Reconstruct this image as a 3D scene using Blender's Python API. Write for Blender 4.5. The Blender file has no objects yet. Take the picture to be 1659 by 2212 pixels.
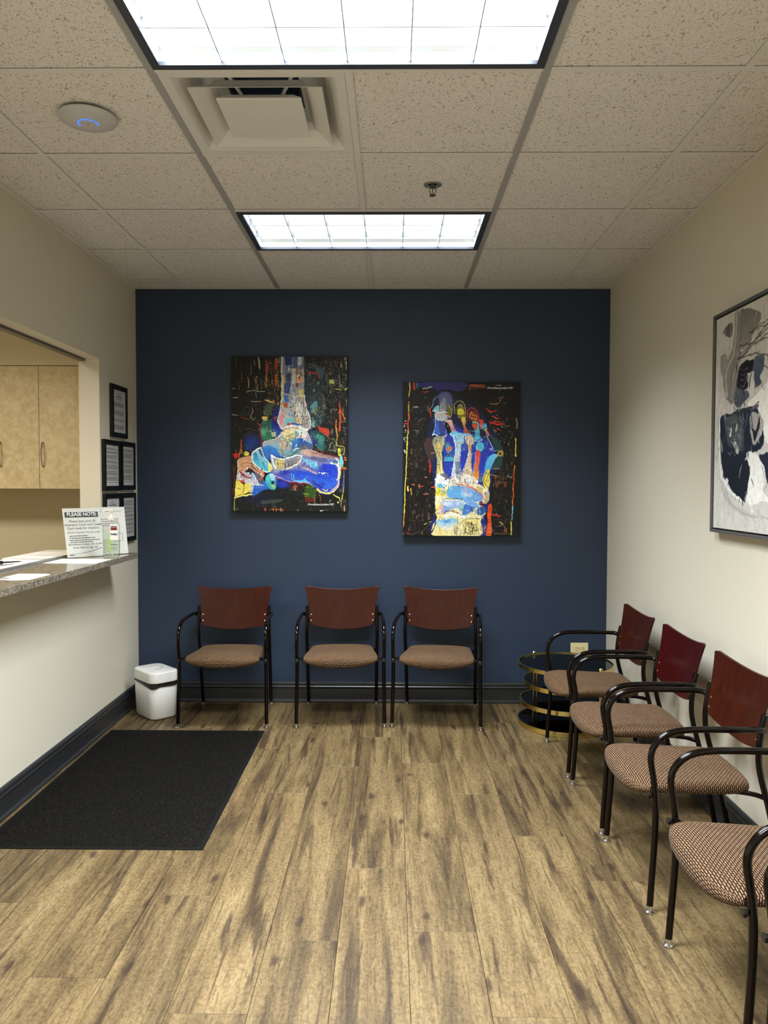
import bpy, math, random
import numpy as np
from mathutils import Vector, Matrix

# ------------------------------------------------------------------ camera
SC = bpy.context.scene
COL = SC.collection
rnd = random.Random(7)
CAM_F, CAM_PITCH, CAM_YAW, CAM_ROLL, CAM_H = 1667.94, -.03622, -.0107, -.00238, 1.446
cd = bpy.data.cameras.new('camera'); cam = bpy.data.objects.new('camera', cd); COL.objects.link(cam)
cd.sensor_fit = 'VERTICAL'; cd.sensor_height = 24.0; cd.sensor_width = 18.0
cd.lens = CAM_F / 2212 * 24.0; cd.clip_start = .02
_cy, _sy, _cp, _sp, _cr, _sr = math.cos(CAM_YAW), math.sin(CAM_YAW), math.cos(CAM_PITCH), math.sin(CAM_PITCH), math.cos(CAM_ROLL), math.sin(CAM_ROLL)
_r0 = Vector((_cy, -_sy, 0)); _f0 = Vector((_sy, _cy, 0)); _z = Vector((0, 0, 1))
_fw = _f0 * _cp + _z * _sp; _u0 = _z * _cp - _f0 * _sp
_rt = _r0 * _cr - _u0 * _sr; _up = _r0 * _sr + _u0 * _cr
cam.matrix_world = Matrix(((_rt.x, _up.x, -_fw.x, 0), (_rt.y, _up.y, -_fw.y, 0), (_rt.z, _up.z, -_fw.z, CAM_H), (0, 0, 0, 1)))
SC.camera = cam

# ------------------------------------------------------------------ world, lights, exposure
w = bpy.data.worlds.new('world'); SC.world = w; w.use_nodes = True
w.node_tree.nodes['Background'].inputs[0].default_value = (.8, .85, 1, 1)
w.node_tree.nodes['Background'].inputs[1].default_value = 0.02
vs = SC.view_settings
vs.view_transform = 'Standard'; vs.look = 'None'; vs.gamma = 1.0; vs.use_curve_mapping = False
vs.exposure = 0.58
SC.cycles.max_bounces = 10; SC.cycles.diffuse_bounces = 5; SC.cycles.glossy_bounces = 4; SC.cycles.transmission_bounces = 8
SC.cycles.sample_clamp_indirect = 4.0; SC.cycles.caustics_reflective = False; SC.cycles.caustics_refractive = False

G = .6096; GX = -.748; GY = 2.415
XL, XR, YB, YF, ZC = -1.681, 1.412, 5.072, -2.6, 2.714
TROFFER_W, TROFFER_SPREAD, TROFFER_COL = 64.0, 122, (.90, .96, 1.0)
PANEL_E = .42
OFFICE_W = 42.0

def area(name, loc, sx, sy, power, col, spread=180, rot=(0, 0, 0), label=None):
    l = bpy.data.lights.new(name, 'AREA'); l.shape = 'RECTANGLE'; l.size = sx; l.size_y = sy
    l.energy = power; l.color = col; l.spread = math.radians(spread)
    o = bpy.data.objects.new(name, l); o.location = loc; o.rotation_euler = rot; COL.objects.link(o)
    return o
TROFFERS = [(GX + G, GY + G * k + G / 2) for k in (-1, 2, -4, -7)]
for k, (tx, ty) in enumerate(TROFFERS):
    area('troffer_light', (tx, ty, ZC + .040), 1.12, .51, TROFFER_W * (1.2, .62, 1.3, 1.0)[k], TROFFER_COL, TROFFER_SPREAD)
area('office_light', (-2.9, 3.0, 2.70), 1.1, .55, OFFICE_W, (1.0, .93, .80), 150)

# ------------------------------------------------------------------ helpers
def lin(c):
    return tuple(((v / 255) / 12.92 if v / 255 <= .04045 else ((v / 255 + .055) / 1.055) ** 2.4) for v in c)

class M3:
    """collects geometry"""
    def __init__(s): s.v = []; s.f = []; s.uv = {}; s.mi = []; s.cur = 0
    def add(s, vs_, fs):
        b = len(s.v); s.v.extend([tuple(p) for p in vs_]); s.f.extend([tuple(b + i for i in f) for f in fs]); s.mi.extend([s.cur] * len(fs)); return s
    def box(s, x0, x1, y0, y1, z0, z1, M=None):
        c = [(x, y, z) for z in (z0, z1) for y in (y0, y1) for x in (x0, x1)]
        if M is not None: c = [M @ Vector(p) for p in c]
        return s.add(c, [(0, 2, 3, 1), (4, 5, 7, 6), (0, 1, 5, 4), (2, 6, 7, 3), (0, 4, 6, 2), (1, 3, 7, 5)])
    def prism(s, poly, z0, z1, M=None):
        n = len(poly); c = [(p[0], p[1], z0) for p in poly] + [(p[0], p[1], z1) for p in poly]
        if M is not None: c = [M @ Vector(p) for p in c]
        return s.add(c, [tuple(range(n - 1, -1, -1)), tuple(range(n, 2 * n))] + [(i, (i + 1) % n, n + (i + 1) % n, n + i) for i in range(n)])
    def quad(s, a, b, c, d): return s.add([a, b, c, d], [(0, 1, 2, 3)])
    def loft(s, rings, cap0=True, cap1=True):
        n = len(rings[0]); vs_ = [p for r in rings for p in r]; fs = []
        for k in range(len(rings) - 1):
            for i in range(n):
                j = (i + 1) % n; fs.append((k * n + i, k * n + j, (k + 1) * n + j, (k + 1) * n + i))
        if cap0: fs.append(tuple(range(n - 1, -1, -1)))
        if cap1: fs.append(tuple((len(rings) - 1) * n + i for i in range(n)))
        return s.add(vs_, fs)
    def lathe(s, prof, cx=0, cy=0, n=20, cap=True, M=None):
        rings = []
        for r, z in prof:
            ring = [(cx + r * math.cos(2 * math.pi * i / n), cy + r * math.sin(2 * math.pi * i / n), z) for i in range(n)]
            if M is not None: ring = [M @ Vector(p) for p in ring]
            rings.append(ring)
        return s.loft(rings, cap, cap)
    def tube(s, pts, r, n=10, closed=False, cap=True):
        pts = [Vector(p) for p in pts]; m = len(pts); rs = r if isinstance(r, (list, tuple)) else [r] * m
        tang = []
        for i in range(m):
            a = pts[(i - 1) % m] if (closed or i > 0) else pts[i]; b = pts[(i + 1) % m] if (closed or i < m - 1) else pts[i]
            tang.append((b - a).normalized())
        up = Vector((0, 0, 1)) if abs(tang[0].z) < .9 else Vector((1, 0, 0))
        nrm = (up - tang[0] * up.dot(tang[0])).normalized(); rings = []
        for i in range(m):
            nrm = (nrm - tang[i] * nrm.dot(tang[i])).normalized(); bn = tang[i].cross(nrm)
            rings.append([pts[i] + (nrm * math.cos(2 * math.pi * k / n) + bn * math.sin(2 * math.pi * k / n)) * rs[i] for k in range(n)])
        if closed: rings.append(rings[0]); return s.loft(rings, False, False)
        return s.loft(rings, cap, cap)
    def mesh(s, name, mats, smooth=False, auto=None):
        me = bpy.data.meshes.new(name); me.from_pydata([tuple(p) for p in s.v], [], s.f)
        for m in (mats if isinstance(mats, (list, tuple)) else [mats]): me.materials.append(m)
        if any(s.mi): me.polygons.foreach_set('material_index', s.mi)
        if smooth: me.polygons.foreach_set('use_smooth', [True] * len(me.polygons))
        me.validate(); me.update()
        if smooth and auto is not None:
            try: me.set_sharp_from_angle(angle=math.radians(auto))
            except Exception: pass
        return me
    def obj(s, name, mats, parent=None, smooth=False, auto=35, loc=None):
        return put(name, s.mesh(name, mats, smooth, auto), parent, loc)

def put(name, me, parent=None, loc=None):
    o = bpy.data.objects.new(name, me); COL.objects.link(o)
    if parent: o.parent = parent
    if loc is not None: o.location = loc
    return o
def tag(o, label=None, cat=None, group=None, kind=None):
    if label: o['label'] = label
    if cat: o['category'] = cat
    if group: o['group'] = group
    if kind: o['kind'] = kind
    return o
def thing(name, label, cat, loc=(0, 0, 0), rz=0, group=None):
    o = bpy.data.objects.new(name, None); COL.objects.link(o); o.location = loc; o.rotation_euler = (0, 0, rz); o.empty_display_size = .1
    return tag(o, label, cat, group)
def copy_tree(o, parent=None):
    c = o.copy(); COL.objects.link(c); c.parent = parent
    for ch in list(o.children): copy_tree(ch, c)
    return c
def bevel(o, w_=.003, seg=2, angle=40):
    m = o.modifiers.new('bevel', 'BEVEL'); m.width = w_; m.segments = seg; m.limit_method = 'ANGLE'; m.angle_limit = math.radians(angle); return o
def catmull(P, n=8, closed=False):
    P = [Vector(p) for p in P]; m = len(P); out = []
    rng = range(m) if closed else range(m - 1)
    for i in rng:
        p0 = P[(i - 1) % m] if closed or i > 0 else P[0]; p1 = P[i]; p2 = P[(i + 1) % m]; p3 = P[(i + 2) % m] if closed or i < m - 2 else P[-1]
        for k in range(n):
            t = k / n
            out.append(.5 * ((2 * p1) + (p2 - p0) * t + (2 * p0 - 5 * p1 + 4 * p2 - p3) * t * t + (3 * p1 - p0 - 3 * p2 + p3) * t ** 3))
    if not closed: out.append(P[-1])
    return out
def rrect(hx, hy, r, n=6):
    pts = []
    for cx, cy, a0 in ((hx - r, hy - r, 0), (-hx + r, hy - r, 90), (-hx + r, -hy + r, 180), (hx - r, -hy + r, 270)):
        for k in range(n + 1):
            a = math.radians(a0 + 90 * k / n); pts.append((cx + r * math.cos(a), cy + r * math.sin(a)))
    return pts
_fonts = {}
def text_mesh(body, size, mat, M, extrude=.0002, align='LEFT', shear=0, offset=0, space=1.0):
    c = bpy.data.curves.new('lettering', 'FONT'); c.body = body; c.size = size; c.extrude = extrude; c.align_x = align; c.shear = shear; c.offset = offset
    c.space_character = space; c.resolution_u = 2
    t = bpy.data.objects.new('tmp_text', c); COL.objects.link(t)
    dg = bpy.context.evaluated_depsgraph_get(); dg.update()
    me = bpy.data.meshes.new_from_object(t.evaluated_get(dg)); me.name = 'lettering'
    bpy.data.objects.remove(t); me.transform(M); me.materials.clear(); me.materials.append(mat)
    return me

# ------------------------------------------------------------------ materials
def newmat(name):
    m = bpy.data.materials.new(name); m.use_nodes = True; nt = m.node_tree
    return m, nt, nt.nodes['Principled BSDF']
def N(nt, typ, **kw):
    n = nt.nodes.new(typ)
    for k, v in kw.items():
        if k.startswith('i_'): n.inputs[int(k[2:]) if k[2:].isdigit() else k[2:]].default_value = v
        else: setattr(n, k, v)
    return n
def plain(name, col, rough=.5, metal=0, spec=.5, bump=0, bscale=200, coat=0, emit=None, estr=0, var=0, vscale=8):
    m, nt, b = newmat(name); c = lin(col) + (1,)
    b.inputs['Base Color'].default_value = c; b.inputs['Roughness'].default_value = rough; b.inputs['Metallic'].default_value = metal
    b.inputs['Specular IOR Level'].default_value = spec; b.inputs['Coat Weight'].default_value = coat
    if emit: b.inputs['Emission Color'].default_value = lin(emit) + (1,); b.inputs['Emission Strength'].default_value = estr
    tc = N(nt, 'ShaderNodeTexCoord')
    if var:
        n = N(nt, 'ShaderNodeTexNoise'); n.inputs['Scale'].default_value = vscale; n.inputs['Detail'].default_value = 3
        nt.links.new(tc.outputs['Object'], n.inputs['Vector'])
        mx = N(nt, 'ShaderNodeMix', data_type='RGBA'); mx.inputs[6].default_value = tuple(v * (1 - var) for v in c[:3]) + (1,); mx.inputs[7].default_value = tuple(min(1, v * (1 + var)) for v in c[:3]) + (1,)
        nt.links.new(n.outputs['Fac'], mx.inputs[0]); nt.links.new(mx.outputs[2], b.inputs['Base Color'])
    if bump:
        n = N(nt, 'ShaderNodeTexNoise'); n.inputs['Scale'].default_value = bscale; n.inputs['Detail'].default_value = 2
        nt.links.new(tc.outputs['Object'], n.inputs['Vector'])
        bp = N(nt, 'ShaderNodeBump'); bp.inputs['Strength'].default_value = bump; bp.inputs['Distance'].default_value = .002
        nt.links.new(n.outputs['Fac'], bp.inputs['Height']); nt.links.new(bp.outputs['Normal'], b.inputs['Normal'])
    return m
def ramp(nt, stops, interp='LINEAR'):
    r = N(nt, 'ShaderNodeValToRGB'); r.color_ramp.interpolation = interp; e = r.color_ramp.elements
    while len(e) < len(stops): e.new(.5)
    for k, (p, c) in enumerate(stops): e[k].position = p; e[k].color = (lin(c) if len(c) == 3 else c[:3]) + (1,)
    return r
def mixc(nt, fac, a, b, mode='MIX'):
    m = N(nt, 'ShaderNodeMix', data_type='RGBA', blend_type=mode)
    for sock, val in ((0, fac), (6, a), (7, b)):
        if isinstance(val, (int, float)): m.inputs[sock].default_value = val
        elif isinstance(val, tuple): m.inputs[sock].default_value = val
        else: nt.links.new(val, m.inputs[sock])
    return m.outputs[2]
def mapping(nt, src, scale=(1, 1, 1), rot=(0, 0, 0), loc=(0, 0, 0)):
    m = N(nt, 'ShaderNodeMapping'); m.inputs['Scale'].default_value = scale; m.inputs['Rotation'].default_value = rot; m.inputs['Location'].default_value = loc
    nt.links.new(src, m.inputs['Vector']); return m.outputs['Vector']

M_CREAM = plain('cream_wall_paint', (212, 206, 188), .62, bump=.12, bscale=260)
M_OFFICE = plain('tan_office_paint', (204, 194, 166), .65, bump=.1, bscale=260)
M_BLUE = plain('navy_wall_paint', (42, 57, 79), .5, bump=.12, bscale=260, spec=.4)
M_BASE = plain('charcoal_gloss_paint', (40, 41, 43), .34, spec=.5)
M_TEE = plain('grid_white_enamel', (226, 225, 225), .45)
M_TEE_D = plain('grid_grey_enamel', (166, 167, 170), .45)
M_BLACKTUBE = plain('dark_brown_powder_coat', (10, 5, 4), .13, spec=.28)
M_CHROME = plain('polished_steel', (215, 215, 218), .14, metal=1)
M_STEEL = plain('brushed_nickel', (165, 158, 148), .32, metal=1)
M_BRASS = plain('polished_brass', (242, 218, 138), .20, metal=1)
M_WHITE_PL = plain('white_plastic', (232, 230, 224), .35)
M_WHITE_EN = plain('white_enamel', (200, 200, 198), .5)
M_BAG = plain('black_bag_plastic', (22, 18, 14), .35, bump=.3, bscale=60)
M_BLACK = plain('black_frame_lacquer', (12, 12, 13), .35)
M_PAPER = plain('white_paper', (238, 237, 232), .7)
M_PRINT = plain('grey_print', (105, 106, 108), .8)
M_INK = plain('dark_ink', (45, 52, 55), .7)
M_NAVY_INK = plain('navy_ink', (35, 50, 100), .7)
M_ALMOND = plain('almond_plastic', (238, 222, 168), .35)
M_SLOT = plain('dark_slot', (40, 34, 28), .5)
M_PEWTER = plain('pewter_frame', (120, 120, 122), .35, metal=.6)
M_GREYTRACK = plain('grey_anodised_track', (92, 88, 88), .4, metal=.4)
M_ALU = plain('grey_aluminium', (150, 152, 150), .35, metal=.5)
M_TROFF = plain('dark_blue_grey_enamel', (58, 64, 76), .4)
M_VENT = plain('vent_enamel', (222, 222, 222), .5, var=.05, vscale=6)
M_DUCT = plain('duct_interior', (62, 76, 104), .6)
M_AP = plain('access_point_plastic', (196, 196, 202), .4)
M_BLUELED = plain('blue_led', (30, 80, 255), .4, emit=(25, 90, 255), estr=2.2)
M_GEL = plain('gel', (225, 235, 215), .1)
M_MAROON = plain('maroon_label', (120, 20, 50), .5)
M_LEAF = plain('leaf_green', (196, 220, 168), .5)
M_RUBBER = plain('black_rubber', (13, 13, 12), .85, spec=.12)
M_BOLTBLK = plain('black_metal', (14, 12, 12), .3)
M_SPR = plain('sprinkler_metal', (110, 110, 104), .35, metal=.7)
M_CANVAS_SIDE = plain('black_canvas_edge', (12, 14, 20), .7)

def mat_emit(name, col, strength):
    m, nt, b = newmat(name); b.inputs['Base Color'].default_value = (.8, .8, .8, 1)
    b.inputs['Emission Color'].default_value = col + (1,); b.inputs['Emission Strength'].default_value = strength; return m
M_PANEL = mat_emit('lit_diffuser', (1.0, 1.0, .985), PANEL_E)
M_LOUVER = plain('louver_aluminium', (112, 116, 118), .35, metal=.3)
M_HOUSE = plain('housing_white', (225, 228, 228), .4)

def mat_ceiling():
    m, nt, b = newmat('fissured_ceiling_tile'); tc = N(nt, 'ShaderNodeTexCoord'); g = N(nt, 'ShaderNodeNewGeometry')
    pos = g.outputs['Position']
    n1 = N(nt, 'ShaderNodeTexNoise'); n1.inputs['Scale'].default_value = 112; n1.inputs['Detail'].default_value = 1.5
    nt.links.new(mapping(nt, pos, (1, .75, 1), (0, 0, .5)), n1.inputs['Vector'])
    pit = ramp(nt, [(.0, (0, 0, 0)), (.63, (0, 0, 0)), (.68, (255, 255, 255))]); nt.links.new(n1.outputs['Fac'], pit.inputs[0])
    n3 = N(nt, 'ShaderNodeTexNoise'); n3.inputs['Scale'].default_value = 190; n3.inputs['Detail'].default_value = 1
    nt.links.new(pos, n3.inputs['Vector'])
    pit2 = ramp(nt, [(.0, (0, 0, 0)), (.62, (0, 0, 0)), (.68, (255, 255, 255))]); nt.links.new(n3.outputs['Fac'], pit2.inputs[0])
    pp = mixc(nt, 1.0, pit.outputs[0], pit2.outputs[0], 'LIGHTEN')
    n2 = N(nt, 'ShaderNodeTexNoise'); n2.inputs['Scale'].default_value = 3; nt.links.new(pos, n2.inputs['Vector'])
    base = mixc(nt, n2.outputs['Fac'], lin((228, 226, 227)) + (1,), lin((235, 233, 234)) + (1,))
    col = mixc(nt, pp, base, lin((176, 170, 163)) + (1,))
    nt.links.new(col, b.inputs['Base Color']); b.inputs['Roughness'].default_value = .9; b.inputs['Specular IOR Level'].default_value = .1
    bp = N(nt, 'ShaderNodeBump', invert=True); bp.inputs['Strength'].default_value = .25; bp.inputs['Distance'].default_value = .002
    nt.links.new(pp, bp.inputs['Height']); nt.links.new(bp.outputs['Normal'], b.inputs['Normal'])
    return m
M_TILE = mat_ceiling()

def mat_floor():
    m, nt, b = newmat('rustic_oak_vinyl'); tc = N(nt, 'ShaderNodeTexCoord'); oi = N(nt, 'ShaderNodeObjectInfo')
    off = N(nt, 'ShaderNodeVectorMath', operation='MULTIPLY_ADD'); cmb = N(nt, 'ShaderNodeCombineXYZ')
    nt.links.new(oi.outputs['Random'], cmb.inputs[0]); nt.links.new(oi.outputs['Random'], cmb.inputs[1]); nt.links.new(oi.outputs['Random'], cmb.inputs[2])
    nt.links.new(cmb.outputs[0], off.inputs[0]); off.inputs[1].default_value = (37, 91, 53); nt.links.new(tc.outputs['Object'], off.inputs[2])
    P = off.outputs[0]
    def noise(scale, vec, det=4, dist=0, rough=.55):
        n = N(nt, 'ShaderNodeTexNoise'); n.inputs['Scale'].default_value = scale; n.inputs['Detail'].default_value = det; n.inputs['Distortion'].default_value = dist; n.inputs['Roughness'].default_value = rough
        nt.links.new(vec, n.inputs['Vector']); return n.outputs['Fac']
    streak = noise(1.0, mapping(nt, P, (12, 1.0, 1)), 5, .8, .6)
    blot = noise(1.0, mapping(nt, P, (5, 1.6, 1)), 3, .3)
    grain = noise(1.0, mapping(nt, P, (170, 14, 1)), 3, .4)
    fleck = noise(1.0, mapping(nt, P, (110, 75, 1), (0, 0, .5)), 2, .6)
    base = ramp(nt, [(.28, (68, 54, 36)), (.38, (92, 75, 49)), (.50, (118, 98, 65)), (.68, (136, 116, 80))]); nt.links.new(streak, base.inputs[0])
    # dark figure streaks
    s2 = noise(1.0, mapping(nt, P, (15, 1.0, 1), (0, 0, 0), (3, 7, 0)), 4, 1.2, .55)
    d = ramp(nt, [(.0, (0, 0, 0)), (.55, (0, 0, 0)), (.66, (255, 255, 255))]); nt.links.new(s2, d.inputs[0])
    dk = N(nt, 'ShaderNodeMath', operation='MULTIPLY'); nt.links.new(d.outputs[0], dk.inputs[0]); dk.inputs[1].default_value = .75
    c = mixc(nt, dk.outputs[0], base.outputs[0], lin((50, 34, 21)) + (1,))
    bl = ramp(nt, [(.3, (205, 205, 205)), (.7, (255, 255, 255))]); nt.links.new(blot, bl.inputs[0])
    c = mixc(nt, .8, c, bl.outputs[0], 'MULTIPLY')
    gr = ramp(nt, [(.32, (150, 140, 130)), (.5, (255, 255, 255)), (.68, (255, 255, 255))]); nt.links.new(grain, gr.inputs[0])
    c = mixc(nt, .55, c, gr.outputs[0], 'MULTIPLY')
    fl = ramp(nt, [(.35, (170, 165, 155)), (.52, (235, 235, 235)), (.66, (255, 255, 255))]); nt.links.new(fleck, fl.inputs[0])
    c = mixc(nt, .6, c, fl.outputs[0], 'MULTIPLY')
    # knots
    vo = N(nt, 'ShaderNodeTexVoronoi', voronoi_dimensions='2D'); vo.inputs['Scale'].default_value = 1.0
    vdist = N(nt, 'ShaderNodeTexNoise'); vdist.inputs['Scale'].default_value = 14; nt.links.new(P, vdist.inputs['Vector'])
    vm = N(nt, 'ShaderNodeVectorMath', operation='MULTIPLY_ADD'); nt.links.new(vdist.outputs['Color'], vm.inputs[0]); vm.inputs[1].default_value = (.16, .16, 0); nt.links.new(mapping(nt, P, (5.5, 2.0, 0)), vm.inputs[2])
    nt.links.new(vm.outputs[0], vo.inputs['Vector'])
    kr = ramp(nt, [(.0, (255, 255, 255)), (.045, (235, 235, 235)), (.085, (90, 90, 90)), (.17, (0, 0, 0))]); nt.links.new(vo.outputs['Distance'], kr.inputs[0])
    sel = N(nt, 'ShaderNodeSeparateColor'); nt.links.new(vo.outputs['Color'], sel.inputs[0])
    gt = N(nt, 'ShaderNodeMath', operation='GREATER_THAN'); nt.links.new(sel.outputs[0], gt.inputs[0]); gt.inputs[1].default_value = .55
    km = N(nt, 'ShaderNodeMath', operation='MULTIPLY'); nt.links.new(kr.outputs[0], km.inputs[0]); nt.links.new(gt.outputs[0], km.inputs[1])
    km2 = N(nt, 'ShaderNodeMath', operation='MULTIPLY'); nt.links.new(km.outputs[0], km2.inputs[0]); km2.inputs[1].default_value = .85
    c = mixc(nt, km2.outputs[0], c, lin((44, 30, 22)) + (1,))
    pv = N(nt, 'ShaderNodeMapRange'); nt.links.new(oi.outputs['Random'], pv.inputs[0]); pv.inputs[3].default_value = .93; pv.inputs[4].default_value = 1.06
    hsv = N(nt, 'ShaderNodeHueSaturation'); nt.links.new(c, hsv.inputs['Color']); nt.links.new(pv.outputs[0], hsv.inputs['Value'])
    hsv.inputs['Saturation'].default_value = 1.0
    nt.links.new(hsv.outputs[0], b.inputs['Base Color']); b.inputs['Roughness'].default_value = .48; b.inputs['Specular IOR Level'].default_value = .35
    bp = N(nt, 'ShaderNodeBump'); bp.inputs['Strength'].default_value = .25; bp.inputs['Distance'].default_value = .001
    nt.links.new(fleck, bp.inputs['Height']); nt.links.new(bp.outputs['Normal'], b.inputs['Normal'])
    return m
M_FLOOR = mat_floor()

def mat_cherry(name, hue0, hue1, dark=1.0):
    m, nt, b = newmat(name); tc = N(nt, 'ShaderNodeTexCoord'); oi = N(nt, 'ShaderNodeObjectInfo')
    n = N(nt, 'ShaderNodeTexNoise'); n.inputs['Scale'].default_value = 1; n.inputs['Detail'].default_value = 4; n.inputs['Distortion'].default_value = .5
    nt.links.new(mapping(nt, tc.outputs['Object'], (60, 60, 4)), n.inputs['Vector'])
    r = ramp(nt, [(.3, (40, 14, 5)), (.6, (62, 22, 9)), (.8, (78, 32, 12))]); nt.links.new(n.outputs['Fac'], r.inputs[0])
    n2 = N(nt, 'ShaderNodeTexNoise'); n2.inputs['Scale'].default_value = 7; nt.links.new(tc.outputs['Object'], n2.inputs['Vector'])
    c = mixc(nt, n2.outputs['Fac'], r.outputs[0], lin((52, 14, 6)) + (1,))
    hsv = N(nt, 'ShaderNodeHueSaturation'); mr = N(nt, 'ShaderNodeMapRange'); nt.links.new(oi.outputs['Random'], mr.inputs[0]); mr.inputs[3].default_value = hue0; mr.inputs[4].default_value = hue1; hsv.inputs['Value'].default_value = dark
    nt.links.new(mr.outputs[0], hsv.inputs['Hue']); nt.links.new(c, hsv.inputs['Color']); nt.links.new(hsv.outputs[0], b.inputs['Base Color'])
    b.inputs['Roughness'].default_value = .30; b.inputs['Coat Weight'].default_value = .0; b.inputs['Specular IOR Level'].default_value = .28; b.inputs['Coat Roughness'].default_value = .25
    return m
M_CHERRY = mat_cherry('cherry_veneer', .495, .508)
M_CHERRY_RED = mat_cherry('red_cherry_veneer', .481, .482, .95)

def mat_fabric():
    m, nt, b = newmat('woven_seat_fabric'); uv = N(nt, 'ShaderNodeUVMap')
    br = N(nt, 'ShaderNodeTexBrick'); br.offset = .5; br.offset_frequency = 2; br.squash = 1
    br.inputs['Color1'].default_value = lin((180, 146, 104)) + (1,); br.inputs['Color2'].default_value = lin((156, 120, 86)) + (1,)
    br.inputs['Mortar'].default_value = lin((46, 27, 18)) + (1,)
    br.inputs['Scale'].default_value = 1; br.inputs['Mortar Size'].default_value = .0026; br.inputs['Mortar Smooth'].default_value = .25
    br.inputs['Brick Width'].default_value = .0180; br.inputs['Row Height'].default_value = .0070
    nz = N(nt, 'ShaderNodeTexNoise'); nz.inputs['Scale'].default_value = 60; nt.links.new(uv.outputs[0], nz.inputs['Vector'])
    vm = N(nt, 'ShaderNodeVectorMath', operation='MULTIPLY_ADD'); nt.links.new(nz.outputs['Color'], vm.inputs[0]); vm.inputs[1].default_value = (.0015, .0015, 0); nt.links.new(uv.outputs[0], vm.inputs[2])
    nt.links.new(vm.outputs[0], br.inputs['Vector'])
    n2 = N(nt, 'ShaderNodeTexNoise'); n2.inputs['Scale'].default_value = 900; nt.links.new(uv.outputs[0], n2.inputs['Vector'])
    g = ramp(nt, [(.3, (200, 200, 200)), (.7, (255, 255, 255))]); nt.links.new(n2.outputs['Fac'], g.inputs[0])
    c = mixc(nt, .7, br.outputs['Color'], g.outputs[0], 'MULTIPLY')
    nt.links.new(c, b.inputs['Base Color']); b.inputs['Roughness'].default_value = .85; b.inputs['Specular IOR Level'].default_value = .2
    b.inputs['Sheen Weight'].default_value = .04; b.inputs['Sheen Roughness'].default_value = .4
    inv = N(nt, 'ShaderNodeMath', operation='SUBTRACT'); inv.inputs[0].default_value = 1; nt.links.new(br.outputs['Fac'], inv.inputs[1])
    bp = N(nt, 'ShaderNodeBump'); bp.inputs['Strength'].default_value = .6; bp.inputs['Distance'].default_value = .0015
    nt.links.new(inv.outputs[0], bp.inputs['Height']); nt.links.new(bp.outputs['Normal'], b.inputs['Normal'])
    return m
M_FABRIC = mat_fabric()

def mat_mat():
    m, nt, b = newmat('ribbed_carpet_pile'); tc = N(nt, 'ShaderNodeTexCoord')
    n = N(nt, 'ShaderNodeTexNoise'); n.inputs['Scale'].default_value = 1; n.inputs['Detail'].default_value = 3; n.inputs['Distortion'].default_value = 1
    nt.links.new(mapping(nt, tc.outputs['Object'], (220, 90, 100)), n.inputs['Vector'])
    r = ramp(nt, [(.38, (5, 5, 4)), (.55, (14, 12, 10)), (.70, (36, 31, 22))]); nt.links.new(n.outputs['Fac'], r.inputs[0])
    w1 = N(nt, 'ShaderNodeTexVoronoi'); w1.inputs['Scale'].default_value = 38; nt.links.new(tc.outputs['Object'], w1.inputs['Vector'])
    sp = ramp(nt, [(.0, (120, 112, 96)), (.03, (0, 0, 0))]); nt.links.new(w1.outputs['Distance'], sp.inputs[0])
    c = mixc(nt, .35, r.outputs[0], sp.outputs[0], 'ADD')
    nt.links.new(c, b.inputs['Base Color']); b.inputs['Roughness'].default_value = .95; b.inputs['Specular IOR Level'].default_value = .1
    bp = N(nt, 'ShaderNodeBump'); bp.inputs['Strength'].default_value = .9; bp.inputs['Distance'].default_value = .003
    nt.links.new(n.outputs['Fac'], bp.inputs['Height']); nt.links.new(bp.outputs['Normal'], b.inputs['Normal'])
    return m
M_PILE = mat_mat()

def mat_laminate(name, c1, c2, c3, scale, rough):
    m, nt, b = newmat(name); g = N(nt, 'ShaderNodeNewGeometry')
    n = N(nt, 'ShaderNodeTexNoise'); n.inputs['Scale'].default_value = scale; n.inputs['Detail'].default_value = 5; n.inputs['Distortion'].default_value = .8; n.inputs['Roughness'].default_value = .6
    nt.links.new(g.outputs['Position'], n.inputs['Vector'])
    r = ramp(nt, [(.36, c1), (.5, c2), (.64, c3)]); nt.links.new(n.outputs['Fac'], r.inputs[0])
    nt.links.new(r.outputs[0], b.inputs['Base Color']); b.inputs['Roughness'].default_value = rough
    return m
M_COUNTER = mat_laminate('granite_look_laminate', (90, 81, 69), (124, 115, 101), (158, 149, 134), 75, .13)
M_CABINET = mat_laminate('mottled_maple_laminate', (190, 170, 128), (200, 182, 142), (210, 194, 156), 22, .45)

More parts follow.
